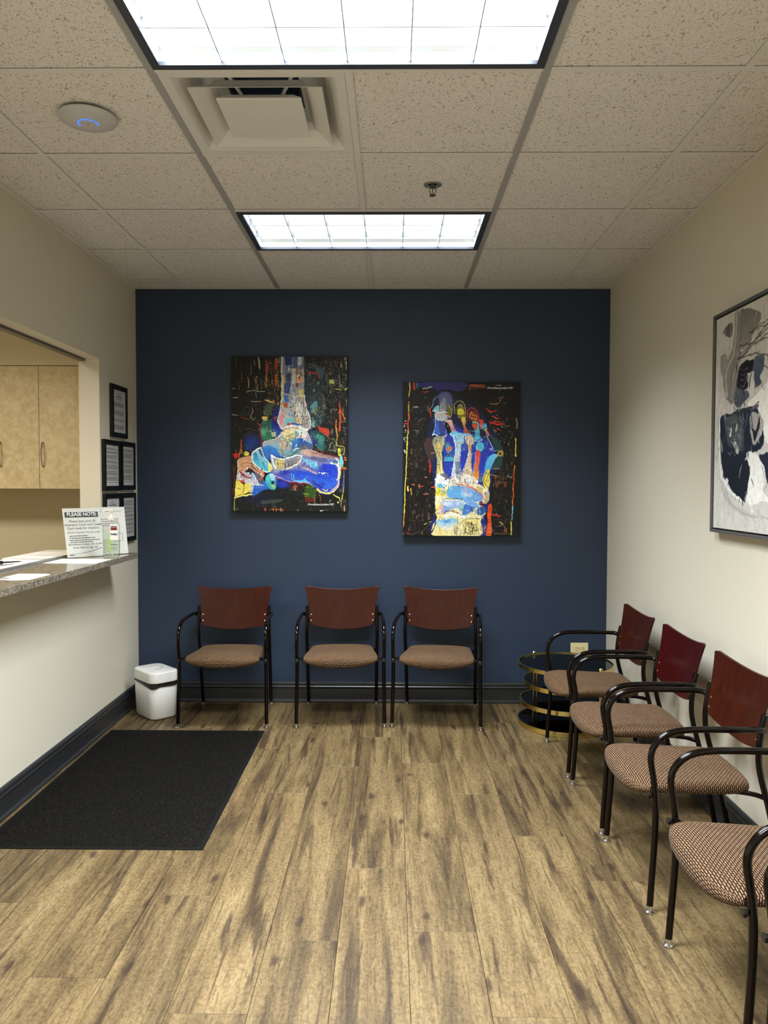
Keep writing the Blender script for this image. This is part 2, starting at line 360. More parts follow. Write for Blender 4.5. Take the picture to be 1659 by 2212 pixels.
def schlick(nt):
    g = N(nt, 'ShaderNodeNewGeometry'); d = N(nt, 'ShaderNodeVectorMath', operation='DOT_PRODUCT'); nt.links.new(g.outputs['Normal'], d.inputs[0]); nt.links.new(g.outputs['Incoming'], d.inputs[1])
    def mt(op, a, b=None):
        n = N(nt, 'ShaderNodeMath', operation=op)
        for i, v in enumerate((a, b)):
            if v is None: continue
            if isinstance(v, (int, float)): n.inputs[i].default_value = v
            else: nt.links.new(v, n.inputs[i])
        return n
    a = mt('ABSOLUTE', d.outputs['Value']); b = mt('SUBTRACT', 1.0, a.outputs[0]); c = mt('POWER', b.outputs[0], 5.0); e = mt('MULTIPLY', c.outputs[0], .9); return mt('ADD', e.outputs[0], .04)
def mat_smoked():
    m, nt, b = newmat('smoked_glass'); b.inputs['Base Color'].default_value = (.12, .13, .12, 1); b.inputs['Roughness'].default_value = .03
    b.inputs['Transmission Weight'].default_value = .0; b.inputs['Specular IOR Level'].default_value = .5
    tr = N(nt, 'ShaderNodeBsdfTransparent'); tr.inputs[0].default_value = (.16, .17, .16, 1)
    fr = schlick(nt)
    gl = N(nt, 'ShaderNodeBsdfGlossy'); gl.inputs['Roughness'].default_value = .02; gl.inputs[0].default_value = (.9, .9, .9, 1)
    mx = N(nt, 'ShaderNodeMixShader'); nt.links.new(fr.outputs[0], mx.inputs[0]); nt.links.new(tr.outputs[0], mx.inputs[1]); nt.links.new(gl.outputs[0], mx.inputs[2])
    nt.links.new(mx.outputs[0], nt.nodes['Material Output'].inputs[0]); return m
M_SMOKED = mat_smoked()
def mat_clear(name, tint, rough=.02):
    m, nt, b = newmat(name)
    tr = N(nt, 'ShaderNodeBsdfTransparent'); tr.inputs[0].default_value = tint + (1,)
    fr = schlick(nt)
    gl = N(nt, 'ShaderNodeBsdfGlossy'); gl.inputs['Roughness'].default_value = rough
    mx = N(nt, 'ShaderNodeMixShader'); nt.links.new(fr.outputs[0], mx.inputs[0]); nt.links.new(tr.outputs[0], mx.inputs[1]); nt.links.new(gl.outputs[0], mx.inputs[2])
    nt.links.new(mx.outputs[0], nt.nodes['Material Output'].inputs[0]); return m
M_CLEAR = mat_clear('clear_plastic', (.99, .995, .99))
M_GELT = mat_clear('pale_gel', (.93, .975, .89))
M_FRAMEGLASS = mat_clear('picture_glass', (.98, .98, .98), .05)
def mat_paintcol(name, rough=.35):
    m, nt, b = newmat(name); a = N(nt, 'ShaderNodeVertexColor'); a.layer_name = 'paint'
    nt.links.new(a.outputs['Color'], b.inputs['Base Color']); b.inputs['Roughness'].default_value = rough; b.inputs['Specular IOR Level'].default_value = .3; return m
M_GLOSSPRINT = mat_paintcol('glossy_art_print', .4)
M_ACRYLIC = mat_paintcol('acrylic_paint', .6)

# ------------------------------------------------------------------ structure
def struct(name, m3, mat, **k):
    o = m3.obj(name, mat, **k); o['kind'] = 'structure'; return o
T = .118; ZT = 2.9
OY0, OY1, OZ0, OZ1 = 2.88, 4.43, 1.006, 2.16            # pass-through opening in the left wall
struct('wall_back', M3().box(XL - T, XR + T, YB, YB + T, 0, ZT), M_BLUE)
struct('wall_right', M3().box(XR, XR + T, YF, YB, 0, ZT), M_CREAM)
struct('wall_front', M3().box(XL - T, XR + T, YF - T, YF, 0, ZT), M_CREAM)
wl = M3().box(XL - T, XL, YF, OY0, 0, ZT).box(XL - T, XL, OY1, YB, 0, ZT).box(XL - T, XL, OY0, OY1, 0, OZ0).box(XL - T, XL, OY0, OY1, OZ1, ZT)
struct('wall_left', wl, M_CREAM)
# office behind the pass-through
OX = -4.2
struct('wall_office_back', M3().box(OX - T, XL - T, 5.06, 5.06 + T, 0, ZT), M_OFFICE)
struct('wall_office_left', M3().box(OX - T, OX, .9, 5.06, 0, ZT), M_OFFICE)
struct('wall_office_front', M3().box(OX - T, XL - T, .9 - T, .9, 0, ZT), M_OFFICE)
struct('ceiling_office', M3().box(OX, XL - T, .9, 5.06, ZC, ZC + .04), M_TILE)
struct('floor_office', M3().box(OX, XL - T, .9, 5.06, -.03, 0), M_FLOOR)
struct('trim_1', M3().box(XL - T, XL - T + .038, OY0, OY1, OZ1 - .014, OZ1), M_GREYTRACK)
# skirting profile (distance from wall, height)
PROF = [(.0, .0), (.019, .0), (.021, .006), (.019, .014), (.012, .019), (.011, .022), (.011, .092), (.013, .096), (.0155, .101), (.0155, .106), (.012, .110), (.013, .118), (.013, .126), (.010, .133), (.004, .137), (.0, .138)]
def skirt(name, p0, p1, nrm):
    m = M3(); p0, p1, nrm = Vector(p0), Vector(p1), Vector(nrm)
    r = [[p + nrm * d + Vector((0, 0, z)) for d, z in PROF] for p in (p0, p1)]
    m.loft(r); o = struct(name, m, M_BASE, smooth=False); return o
skirt('baseboard_back', (XL, YB - .0005, 0), (XR, YB - .0005, 0), (0, -1, 0))
skirt('baseboard_left', (XL + .0005, YF, 0), (XL + .0005, YB - .0225, 0), (1, 0, 0))
skirt('baseboard_right', (XR - .0005, YF, 0), (XR - .0005, YB - .0225, 0), (-1, 0, 0))

# floor: sub-floor and single planks
floor = struct('floor', M3().box(XL - T, XR + T, YF - T, YB + T, -.05, -.0045), M_RUBBER)
PW, PL, PX0 = .2224, 1.508, .0535
JOINT = {0: 2.449, -1: 2.857, 1: 2.05, 2: 3.133, 3: 2.778, 4: 2.467, -2: 2.393, -3: 2.052, -4: 2.655, -5: 2.2, -6: 3.0, -7: 2.6, 5: 3.35, 6: 2.2, -8: 2.3}
for k in range(-8, 7):
    x0, x1 = PX0 + PW * k, PX0 + PW * (k + 1)
    x0, x1 = max(x0, XL - .002) + .0006, min(x1, XR + .002) - .0006
    if x1 - x0 < .01: continue
    y = JOINT[k]
    while y > YF: y -= PL
    while y < YB:
        a, b = max(y, YF) + .0006, min(y + PL, YB) - .0006
        if b - a > .01:
            hx, hy = (x1 - x0) / 2, (b - a) / 2; c = .0008
            m = M3(); m.loft([[(-hx, -hy, -.0045), (hx, -hy, -.0045), (hx, hy, -.0045), (-hx, hy, -.0045)], [(-hx, -hy, -c), (hx, -hy, -c), (hx, hy, -c), (-hx, hy, -c)],
                              [(-hx + c, -hy + c, 0), (hx - c, -hy + c, 0), (hx - c, hy - c, 0), (-hx + c, hy - c, 0)]])
            m.obj('plank', M_FLOOR, floor, loc=((x0 + x1) / 2, (a + b) / 2, 0))
        y += PL

# ceiling: slab, tiles, tees
ceil = struct('ceiling', M3().box(XL - T, XR + T, YF - T, YB + T, ZT, ZT + .05), M_WHITE_EN)
xs = [XL, GX - G, GX, GX + G, GX + 2 * G, GX + 3 * G, XR]
rows = [GY + G * k for k in range(-9, 5)]
rows = [YF] + [r for r in rows if r > YF + .05] + [YB]
light_rows = [round(GY + G * k, 3) for k in (-1, 2, -4, -7)]
TZ0, TZ1 = ZC, ZC + .0025
tw = .012
for xi in (1, 2, 4, 5):
    M3().box(xs[xi] - tw, xs[xi] + tw, YF, YB - .0202, TZ0, TZ1).obj('main_tee' if xi in (2, 4) else 'cross_tee', M_TEE_D if xi in (2, 4) else M_TEE, ceil)
for r in rows[1:-1]:
    for i in range(6):
        a, b = xs[i] + (tw if i else .0202), xs[i + 1] - (tw if i < 5 else .0202)
        if i == 2: b = xs[4] - tw
        if i == 3: continue
        M3().box(a, b, r - tw, r + tw, TZ0, TZ1).obj('cross_tee', M_TEE, ceil)
M3().box(XL, XL + .02, YF, YB, TZ0, TZ1).box(XR - .02, XR, YF, YB, TZ0, TZ1).box(XL + .02, XR - .02, YB - .02, YB, TZ0, TZ1).obj('wall_angle', M_TEE, ceil)
vent_cell = (2, round(GY, 3))
for j in range(len(rows) - 1):
    islight = round(rows[j], 3) in light_rows
    if not islight:
        M3().box(xs[3] - tw, xs[3] + tw, rows[j] + tw, rows[j + 1] - (tw if j < len(rows) - 2 else .0202), TZ0, TZ1).obj('cross_tee', M_TEE, ceil)
    for i in range(6):
        if islight and i in (2, 3): continue
        if (i, round(rows[j], 3)) == vent_cell: continue
        g_ = .006
        M3().box(xs[i] + g_, xs[i + 1] - g_, rows[j] + g_, rows[j + 1] - g_, TZ1 + .003, TZ1 + .018).obj('ceiling_tile', M_TILE, ceil)

# ------------------------------------------------------------------ ceiling troffers
def ring_box(m, hx, hy, w_, z0, z1):
    m.box(-hx, -hx + w_, -hy, hy, z0, z1).box(hx - w_, hx, -hy, hy, z0, z1).box(-hx + w_, hx - w_, -hy, -hy + w_, z0, z1).box(-hx + w_, hx - w_, hy - w_, hy, z0, z1); return m
def make_troffer():
    t = thing('ceiling_light', 'x', 'ceiling light')
    hx, hy = 2 * G / 2 - .013, G / 2 - .013
    ring_box(M3(), hx, hy, .027, -.004, .008).obj('frame', M_TROFF, t)
    ix, iy = hx - .027, hy - .027
    h = M3(); h.box(-ix - .01, -ix, -iy, iy, .008, .11).box(ix, ix + .01, -iy, iy, .008, .11).box(-ix, ix, -iy - .01, -iy, .008, .11).box(-ix, ix, iy, iy + .01, .008, .11)
    h.obj('housing', M_HOUSE, t)
    M3().box(-ix + .001, ix - .001, -iy + .001, iy - .001, .050, .055).obj('diffuser', M_PANEL, t)
    for k in range(1, 6):
        x = -ix + 2 * ix * k / 6; M3().box(x - .0013, x + .0013, -iy, iy, .004, .034).obj('louver_blade', M_LOUVER, t)
    for k in (1, 2):
        y = -iy + 2 * iy * k / 3
        for q in range(6):
            a = -ix + 2 * ix * q / 6 + .0014; b = -ix + 2 * ix * (q + 1) / 6 - .0014
            M3().box(a, b, y - .0013, y + .0013, .004, .034).obj('louver_blade', M_LOUVER, t)
    return t
trof0 = make_troffer()
tl = ['fluorescent ceiling troffer with egg-crate louver, cut by the top edge of the photo',
      'further fluorescent ceiling troffer of eighteen glowing cells, in front of the navy wall',
      'fluorescent ceiling troffer directly above the camera', 'fluorescent ceiling troffer at the rear of the room behind the camera']
for k, (tx, ty) in enumerate(TROFFERS):
    t = trof0 if k == 0 else copy_tree(trof0)
    t.location = (tx, ty, ZC); t['label'] = tl[k]; t['group'] = 'fluorescent ceiling troffers'

# ------------------------------------------------------------------ air diffuser
dv = thing('air_vent', 'square white metal supply air diffuser of nested panels with dusty edges, in the ceiling', 'air vent', (GX + G / 2, GY + G / 2, ZC))
hx = G / 2 - .013
def frustum_ring(m, prof, th=.0015):
    # prof: list of (half size, z) from outside in
    rings = []
    for h_, z_ in prof + [(h_, z_ + th) for h_, z_ in reversed(prof)]:
        rings.append([(-h_, -h_, z_), (h_, -h_, z_), (h_, h_, z_), (-h_, h_, z_)])
    rings.append(rings[0]); m.loft(rings, False, False); return m
frustum_ring(M3(), [(hx, .001), (hx - .028, .001), (hx - .034, .004), (.222, .045), (.205, .088), (.125, .092)]).obj('face_pan', M_VENT, dv)
frustum_ring(M3(), [(.216, -.006), (.213, -.004), (.160, .030), (.145, .052)]).obj('middle_cone', M_VENT, dv)
m = M3(); m.loft([[(-s, -s, z), (s, -s, z), (s, s, z), (-s, s, z)] for s, z in ((.110, .024), (.140, .000), (.141, -.004), (.139, -.006), (.10, -.0065))]); m.obj('centre_panel', M_VENT, dv)
m = M3(); m.lathe([(.118, .092), (.118, .16)], n=32, cap=False); m.lathe([(.118, .16), (.001, .16)], n=32, cap=False); m.obj('duct_neck', M_DUCT, dv)
for a in (45, 135, 225, 315):
    ca, sa = math.cos(math.radians(a)), math.sin(math.radians(a)); M3().tube([(ca * .075, sa * .075, .024), (ca * .15, sa * .15, .088)], .006, 6).obj('bracket', M_VENT, dv)
for sx in (-.12, .12):
    M3().box(sx - .012, sx + .012, -.224, -.221, .03, .055).obj('clip', M_WHITE_EN, dv)

# access point
ap = thing('wireless_access_point', 'round white wireless access point with a glowing blue arc, on the ceiling tile at left', 'access point', (-1.055, 2.705, ZC + .0055))
M3().lathe([(.082, .0), (.086, -.004), (.094, -.008)], n=48).obj('mounting_plate', M_GREYTRACK, ap, smooth=True)
M3().lathe([(.094, -.008), (.0975, -.011), (.098, -.014), (.094, -.020), (.08, -.0265), (.05, -.031), (.034, -.0318), (.02, -.032), (.001, -.032)], n=48).obj('dome', M_AP, ap, smooth=True, auto=60)
pts = [(.033 * math.cos(a), .033 * math.sin(a), -.0318) for a in [math.radians(-205 + 5 * k + 6) for k in range(0, 46)]]
M3().tube([p for p in pts if p[1] < .012], .0017, 6).obj('light_ring', M_BLUELED, ap, smooth=True)
M3().lathe([(.003, -.0318), (.003, -.0324)], n=10).obj('logo', M_GREYTRACK, ap)

# sprinkler
sp = thing('fire_sprinkler', 'small pendent fire sprinkler head with round white escutcheon, on the ceiling', 'sprinkler', (.168, 3.335, ZC + .0055))
M3().lathe([(.039, .0), (.038, -.003), (.030, -.006), (.020, -.002), (.018, .0)], n=32).obj('escutcheon', M_ALU, sp, smooth=True)
M3().lathe([(.012, .0), (.012, -.014), (.007, -.016)], n=16).obj('body', M_SPR, sp, smooth=True)
for s in (-1, 1): M3().tube(catmull([(s * .008, 0, -.012), (s * .013, 0, -.022), (s * .011, 0, -.034), (s * .002, 0, -.043)], 5), .002, 6).obj('frame_arm', M_SPR, sp, smooth=True)
M3().tube([(0, 0, -.014), (0, 0, -.040)], .0022, 8).obj('glass_bulb', M_SPR, sp, smooth=True)
m = M3(); m.lathe([(.003, -.040), (.004, -.044), (.014, -.045), (.014, -.0465), (.003, -.047)], n=18); m.obj('deflector', M_SPR, sp, smooth=True)

# ------------------------------------------------------------------ counter and things on it
CT = 1.037
def fil(cx, cy, r, a0, a1, n=8): return [(cx + r * math.cos(math.radians(a0 + (a1 - a0) * k / n)), cy + r * math.sin(math.radians(a0 + (a1 - a0) * k / n))) for k in range(n + 1)]
cx0, cyN, cyF = -1.502, 2.89, 4.545
poly = fil(cx0 - .08, cyN + .08, .08, -90, 0) + fil(cx0 - .012, cyF - .012, .012, 0, 90, 4) + [(XL + .0008, cyF), (XL + .0008, OY1 - .0008), (XL - T - .0008, OY1 - .0008), (XL - T - .0008, 4.66), (-2.10, 4.66), (-2.10, cyN)]
cnt = thing('service_counter', 'granite-look laminate transaction counter running through the pass-through window', 'counter')
o = M3().prism(poly, CT - .031, CT).obj('countertop', M_COUNTER, cnt); bevel(o, .002)
M3().box(XL - T - .0008 - .016, XL - T - .0008, cyN + .02, 4.40, CT, CT + .011).obj('window_track', M_ALU, cnt)
M3().box(-2.09, -2.06, cyN + .02, 4.6, 0, CT - .031).obj('support_panel', M_CABINET, cnt)

def sheet(name, label, corners, z, th=.0006, mat=None, group=None):
    t = M3().prism([(a, b) for a, b in corners], z, z + th).obj(name, mat or M_PAPER); return tag(t, label, 'paper', group)
sheet('paper_sheet', 'white form lying on the counter in front of the please-note sign', [(-1.785, 3.912), (-1.512, 3.90), (-1.512, 4.13), (-1.785, 4.15)], CT + .0002)
b_ = [(-1.685, 3.25), (-1.60, 3.215), (-1.535, 3.235), (-1.53, 3.40)] + fil(-1.56, 3.42, .03, 0, 90, 5) + [(-1.685, 3.45)]
sheet('paper_slip', 'small white paper slip near the left front edge of the counter', b_, CT + .0002)
M3().box(-1.74, -1.64, 3.26, 3.30, CT + .0003, CT + .001).obj('tmp', M_PRINT).name = 'card'
tag(bpy.data.objects['card'], 'grey printed card beside the white paper slip on the counter', 'card')
sheet('paper_stack', 'stack of white papers on the office side of the counter, far end', [(-2.09, 4.10), (-1.83, 4.12), (-1.83, 4.62), (-2.085, 4.64)], CT + .0002, .006)
sheet('paper_form', 'white form on the office side of the counter under the black pens', [(-2.08, 3.62), (-1.84, 3.60), (-1.84, 4.08), (-2.07, 4.085)], CT + .0002, .002)

for k, (p0, p1, lab) in enumerate([((-1.99, 3.74, .013), (-1.90, 3.93, .006), 'thick black pen with grip on the papers behind the window track'),
                                 ((-1.93, 3.62, .007), (-1.87, 3.80, .007), 'thin black pen on the white form, nearest the window track')]):
    t = thing('pen', lab, 'pen', (p0[0], p0[1], CT + .0022)); d = Vector(p1) - Vector(p0); r = .009 if k == 0 else .004
    f = lambda s, z=None: (d.x * s, d.y * s, (p0[2] * (1 - s) + p1[2] * s))
    M3().tube([f(0), f(.02), f(.45), f(.47)], [r * .8, r, r, r * .8], 12).obj('barrel', M_BOLTBLK, t, smooth=True)
    M3().tube([f(.47), f(.52), f(.9), f(1)], [r * .45, r * .5, r * .35, r * .1], 10).obj('tip', M_BOLTBLK, t, smooth=True)

# signs: local frame x right along the face, z up the face, y into the sign
def frame_matrix(bl, br, lean, lx=0):
    bl, br = Vector(bl), Vector(br); x = (br - bl).normalized(); back = Vector((-x.y, x.x, 0))
    zz = (Vector((0, 0, 1)) * math.cos(lean) + back * math.sin(lean)).normalized(); y = zz.cross(x)
    M = Matrix.Identity(4)
    for i in range(3): M[i][0] = x[i]; M[i][1] = y[i]; M[i][2] = zz[i]; M[i][3] = bl[i]
    return M, (br - bl).length
MS, sw = frame_matrix((-1.764, 4.170, CT + .0024), (-1.614, 4.314, CT + .0024), math.radians(15))
sg = thing('please_note_sign', 'white PLEASE NOTE check-in sign in a slanted clear acrylic stand on the counter', 'sign'); sg.matrix_world = MS
SH = .278
RX = Matrix.Rotation(math.radians(90), 4, 'X')
M3().box(0, sw, .0025, .0045, .002, SH).obj('sheet', M_PAPER, sg)
m = M3(); m.box(0, sw, 0, .002, 0, SH + .002); m.box(0, sw, .0046, .0062, 0, SH + .002)
m.box(0, sw, 0, .045, -.0012, .0002, Matrix.Rotation(math.radians(15), 4, 'X')); m.obj('acrylic_stand', M_CLEAR, sg)
def put_text(body, x, z, size, mat, parent, align='CENTER', y=.0021, **k):
    me = text_mesh(body, size, mat, Matrix.Translation((x, y, z)) @ RX, align=align, **k); return put('lettering', me, parent)
M3().box(.010, sw - .012, .0018, .0024, SH - .052, SH - .022).obj('banner', M_INK, sg)
M_WHT_INK = plain('white_ink', (245, 245, 245), .7)
put_text('PLEASE NOTE:', sw / 2, SH - .0445, .0285, M_WHT_INK, sg, y=.0012, offset=.0006, space=.92)
for k, (s, z, sz, mt) in enumerate([('Please have your ID,', SH - .080, .0185, M_INK), ('Insurance Card, and Credit', SH - .100, .0185, M_INK), ('Card ready for check-in.', SH - .120, .0185, M_INK),
                     ('Enroll in Paperless Payment today!', SH - .142, .0130, M_PRINT), ('Enrollment is easy, ask at the', SH - .210, .0160, M_INK), ('front desk to sign up!', SH - .228, .0160, M_INK)]):
    put_text(s, sw / 2 + .002, z, sz, mt, sg)
def greeked(m, x0, x1, z, h, y, seed, xd=None):
    r = random.Random(seed); x = x0
    while x < x1 - .004:
        e = min(x1, x + r.uniform(.006, .018)); m.box(x, e, y, y + .0003, z, z + h); x = e + r.uniform(.0015, .003)
m = M3()
for q, (x1, z) in enumerate([(.125, -.160), (.165, -.172), (.190, -.184), (.150, -.195)]):
    if q < 3: m.box(.016, .0185, .0018, .0021, SH + z + .001, SH + z + .0035)
    greeked(m, .024, x1, SH + z, .0045, .0018, q)
m.obj('bullet_lines', M_PRINT, sg)
sw_ = [(.010 + (sw - .022) * t, .0016, .018 + .030 * t ** 2.2) for t in [k / 14 for k in range(15)]]
m = M3(); m.add([(x, .0018, z) for x, _, z in sw_] + [(x, .0018, z + .0008 + .0022 * k / 14) for k, (x, _, z) in enumerate(sw_)], [(i, i + 1, 16 + i, 15 + i) for i in range(14)])
m.obj('blue_swoosh', M_NAVY_INK, sg)
M3().box(.012, .040, .0017, .002, .012, .0155).obj('footer_mark', M_NAVY_INK, sg)

MS2, sw2 = frame_matrix((-1.699, 4.327, CT + .0024), (-1.531, 4.457, CT + .0024), math.radians(14))
s2 = thing('notice_stand', 'second white notice in a clear slanted stand, behind the hand sanitizer bottle', 'sign'); s2.matrix_world = MS2
M3().box(0, sw2, .0025, .0045, .002, .278).obj('sheet', M_PAPER, s2)
m = M3(); m.box(0, sw2, 0, .002, 0, .28); m.box(0, sw2, 0, .05, -.0012, .0002, Matrix.Rotation(math.radians(14), 4, 'X')); m.obj('acrylic_stand', M_CLEAR, s2)
m = M3(); m.box(.03, sw2 - .02, .0018, .0021, .252, .2535)
for q in range(4): greeked(m, .04, sw2 - .04, .205 - .012 * q, .003, .0018, 40 + q)
m.obj('print_lines', M_PRINT, s2)
m = M3(); m.tube([(a * .026 + sw2 - .05, .0016, b * .026 + .10) for a, b in rrect(1, .9, .3, 4)], .0006, 4, closed=True); m.tube([(sw2 - .05, .0016, .125), (sw2 - .05, .0016, .14)], .0006, 4)
m.obj('line_drawing', M_PRINT, s2)

# hand sanitizer pump bottle
bt = thing('sanitizer_bottle', 'clear pump bottle of hand sanitizer gel with white pump, on the counter', 'bottle', (-1.548, 4.232, CT + .0008), math.radians(8))
def rring(hx_, hy_, r_, z_, n=5): return [(x, y, z_) for x, y in rrect(hx_, hy_, r_, n)]
m = M3(); m.loft([rring(.040, .021, .014, 0), rring(.043, .024, .015, .004), rring(.044, .0245, .015, .10), rring(.0435, .024, .015, .178), rring(.040, .021, .015, .190), rring(.026, .016, .012, .197), rring(.0135, .0125, .0115, .200), rring(.0135, .0125, .0115, .208)])
m.obj('body', M_CLEAR, bt, smooth=True)
m = M3(); m.loft([rring(.038, .019, .012, .003), rring(.0415, .0225, .013, .006), rring(.042, .0225, .013, .098)]); m.obj('gel', M_GELT, bt, smooth=True)
M3().box(-.002, .040, -.0255, -.0250, .098, .182).obj('white_label', M_PAPER, bt)
M3().box(.002, .036, -.0261, -.0256, .152, .174).obj('maroon_badge', M_MAROON, bt)
me = text_mesh('ADVANCED', .0062, M_WHT_INK, Matrix.Translation((.019, -.0264, .165)) @ RX, align='CENTER'); put('lettering', me, bt)
me = text_mesh('PURELL', .0115, M_NAVY_INK, Matrix.Translation((.019, -.0262, .126)) @ RX, align='CENTER', shear=.25, offset=.0006); put('lettering', me, bt)
m = M3()
for q in range(9):
    a = -.030 + .0034 * q; m.prism([(a, 0), (a + .004, 0), (a + .0055, .06 + .05 * math.sin(q * 1.7) ** 2), (a + .002, .07 + .08 * math.sin(q * 1.1 + 1) ** 2)], .0, .0003, Matrix.Translation((0, .0195, .035)) @ RX)
m.obj('leaf_print', M_LEAF, bt)
m = M3(); greeked(m, .002, .036, .070, .004, -.0252, 3); greeked(m, .004, .034, .055, .002, -.0252, 4); greeked(m, .004, .034, .045, .002, -.0252, 5); m.obj('small_print', M_NAVY_INK, bt)
M3().lathe([(.0155, .208), (.0155, .224), (.010, .228), (.006, .230), (.005, .252)], n=20).obj('pump_collar', M_WHITE_PL, bt, smooth=True)
m = M3(); m.loft([rring(.011, .008, .006, .252), rring(.012, .009, .006, .256), rring(.011, .008, .006, .266)]); m.tube(catmull([(0, 0, .259), (-.02, -.004, .260), (-.038, -.008, .256), (-.042, -.009, .250)], 5), [.0045] * 16, 8); m.obj('pump_head', M_WHITE_PL, bt, smooth=True)
M3().tube([(0, 0, .208), (.004, .002, .01)], .0022, 8).obj('dip_tube', M_WHITE_PL, bt, smooth=True)

# ------------------------------------------------------------------ wall cabinets in the office
CZ0, CZ1, CYF = 1.411, 2.167, 4.75
struct('trim_2', M3().box(-3.75, XL - T - .001, CYF, 5.06, CZ1 + .003, ZC - .0005), M_OFFICE)
edges = [-1.9165, -2.178, -2.4395, -2.701, -2.963, -3.225, -3.487]
cab_lab = ['mottled maple wall cabinet nearest the window jamb, seen through the pass-through', 'mottled maple wall cabinet whose door meets the left edge of the photo', 'mottled maple wall cabinet at the far left of the office run']
for k in range(3):
    a, b = edges[2 * k], edges[2 * k + 2]
    t = thing('wall_cabinet', cab_lab[k], 'cabinet', (b, CYF, CZ0), 0, 'office wall cabinets'); W = a - b
    M3().box(.001, W - .001, .021, 5.059 - CYF, .0, CZ1 - CZ0).obj('body', M_CABINET, t)
    for s in (0, 1):
        x0 = s * W / 2 + .0012; x1 = (s + 1) * W / 2 - .0012
        d = M3().box(x0, x1, .0, .019, .001, CZ1 - CZ0 - .001).obj('door', M_CABINET, t); bevel(d, .0015)
        P = catmull([(x0 + .022, 0, .137), (x0 + .022, -.014, .145), (x0 + .022, -.028, .20), (x0 + .022, -.030, .212), (x0 + .022, -.028, .224), (x0 + .022, -.014, .278), (x0 + .022, 0, .286)], 5)
        M3().tube(P, .0045, 8).obj('handle', M_STEEL, d, smooth=True)
M3().box(-1.9155, XL - T - .001, CYF + .002, 5.06, CZ0, CZ1).obj('filler_panel', M_CABINET)
tag(bpy.data.objects['filler_panel'], 'narrow maple filler panel between cabinet and window jamb', 'panel')

# ------------------------------------------------------------------ framed documents on the left wall
def doc_frame(y0, y1, z0, z1, label, seed, head=False):
    t = thing('framed_notice', label, 'picture frame', (XL, (y0 + y1) / 2, (z0 + z1) / 2), math.radians(90), 'black framed office notices')
    # local: x along +Y world, y toward -X (into the wall), z up ; face at y=-.018
    hx_, hz = (y1 - y0) / 2, (z1 - z0) / 2; fw_ = .029; D = .018
    m = M3()
    for a0, a1, c0, c1 in ((-hx_, -hx_ + fw_, -hz, hz), (hx_ - fw_, hx_, -hz, hz), (-hx_ + fw_, hx_ - fw_, -hz, -hz + fw_), (-hx_ + fw_, hx_ - fw_, hz - fw_, hz)):
        m.box(a0, a1, -D, -.001, c0, c1)
    f = m.obj('frame', M_BLACK, t)
    M3().box(-hx_ + fw_ + .0002, hx_ - fw_ - .0002, -D + .006, -.002, -hz + fw_ + .0002, hz - fw_ - .0002).obj('document', M_PAPER, t)
    M3().box(-hx_ + fw_ + .0002, hx_ - fw_ - .0002, -D + .003, -D + .004, -hz + fw_ + .0002, hz - fw_ - .0002).obj('glass', M_FRAMEGLASS, t)
    r = random.Random(seed); m = M3(); px = hx_ - fw_; pz = hz - fw_; yy = -D + .0054; z = pz - .02
    if head:
        for wdt, hh in ((.03, .003), (.045, .003), (.055, .006), (.04, .003)): greeked(m, -wdt, wdt, z, hh, yy, r.random()); z -= .012
        z -= .008
    while z > -pz + .02:
        for q in range(r.randint(3, 7)):
            if z < -pz + .018: break
            ww = px - .014; greeked(m, -ww, ww * (r.uniform(.2, 1) if r.random() < .25 else 1) if not head else ww * .8, z, .0022, yy, r.random()); z -= .0048
        z -= .007 if not head else .022
    m.obj('print_lines', M_PRINT, t); return t
doc_frame(4.585, 4.853, 1.725, 2.040, 'black framed notice hanging alone above the other four on the left wall', 1, True)
doc_frame(4.452, 4.722, 1.402, 1.703, 'black framed notice, middle row of the left wall, side of the window', 2)
doc_frame(4.736, 4.993, 1.405, 1.706, 'black framed notice, middle row of the left wall, side of the navy corner', 3)
doc_frame(4.457, 4.727, 1.080, 1.386, 'black framed notice, bottom row, mostly hidden behind the counter signs', 4, True)
doc_frame(4.737, 4.997, 1.080, 1.386, 'black framed notice, bottom row of the left wall next to the navy corner', 5)

# ------------------------------------------------------------------ outlet
ot = thing('wall_outlet', 'almond double power outlet mounted sideways low on the navy wall behind the brass table', 'outlet', (1.236, YB, .368))
o = M3().box(-.058, .058, -.006, -.0005, -.035, .035).obj('cover_plate', M_ALMOND, ot); bevel(o, .002)
for s in (-1, 1):
    m = M3(); m.prism([(x, y) for x, y in rrect(.0145, .0165, .012, 4)], 0, .002, Matrix.Translation((s * .0195, -.006, 0)) @ RX); r_ = m.obj('receptacle', M_ALMOND, ot)
    m = M3(); X = s * .0195
    for dx in (-.0, ): m.box(X - .007, X + .001, -.0086, -.0078, .005, .0075).box(X - .006, X + .001, -.0086, -.0078, -.0075, -.005)
    m.prism([(X + .008 + .003 * math.cos(q), .003 * math.sin(q)) for q in [k * math.pi / 4 for k in range(8)]], 0, .0006, Matrix.Translation((0, -.008, 0)) @ RX)
    m.obj('slots', M_SLOT, r_)
M3().lathe([(.003, 0), (.003, .001)], n=10, M=Matrix.Translation((0, -.006, 0)) @ RX).obj('screw', M_CHROME, ot)

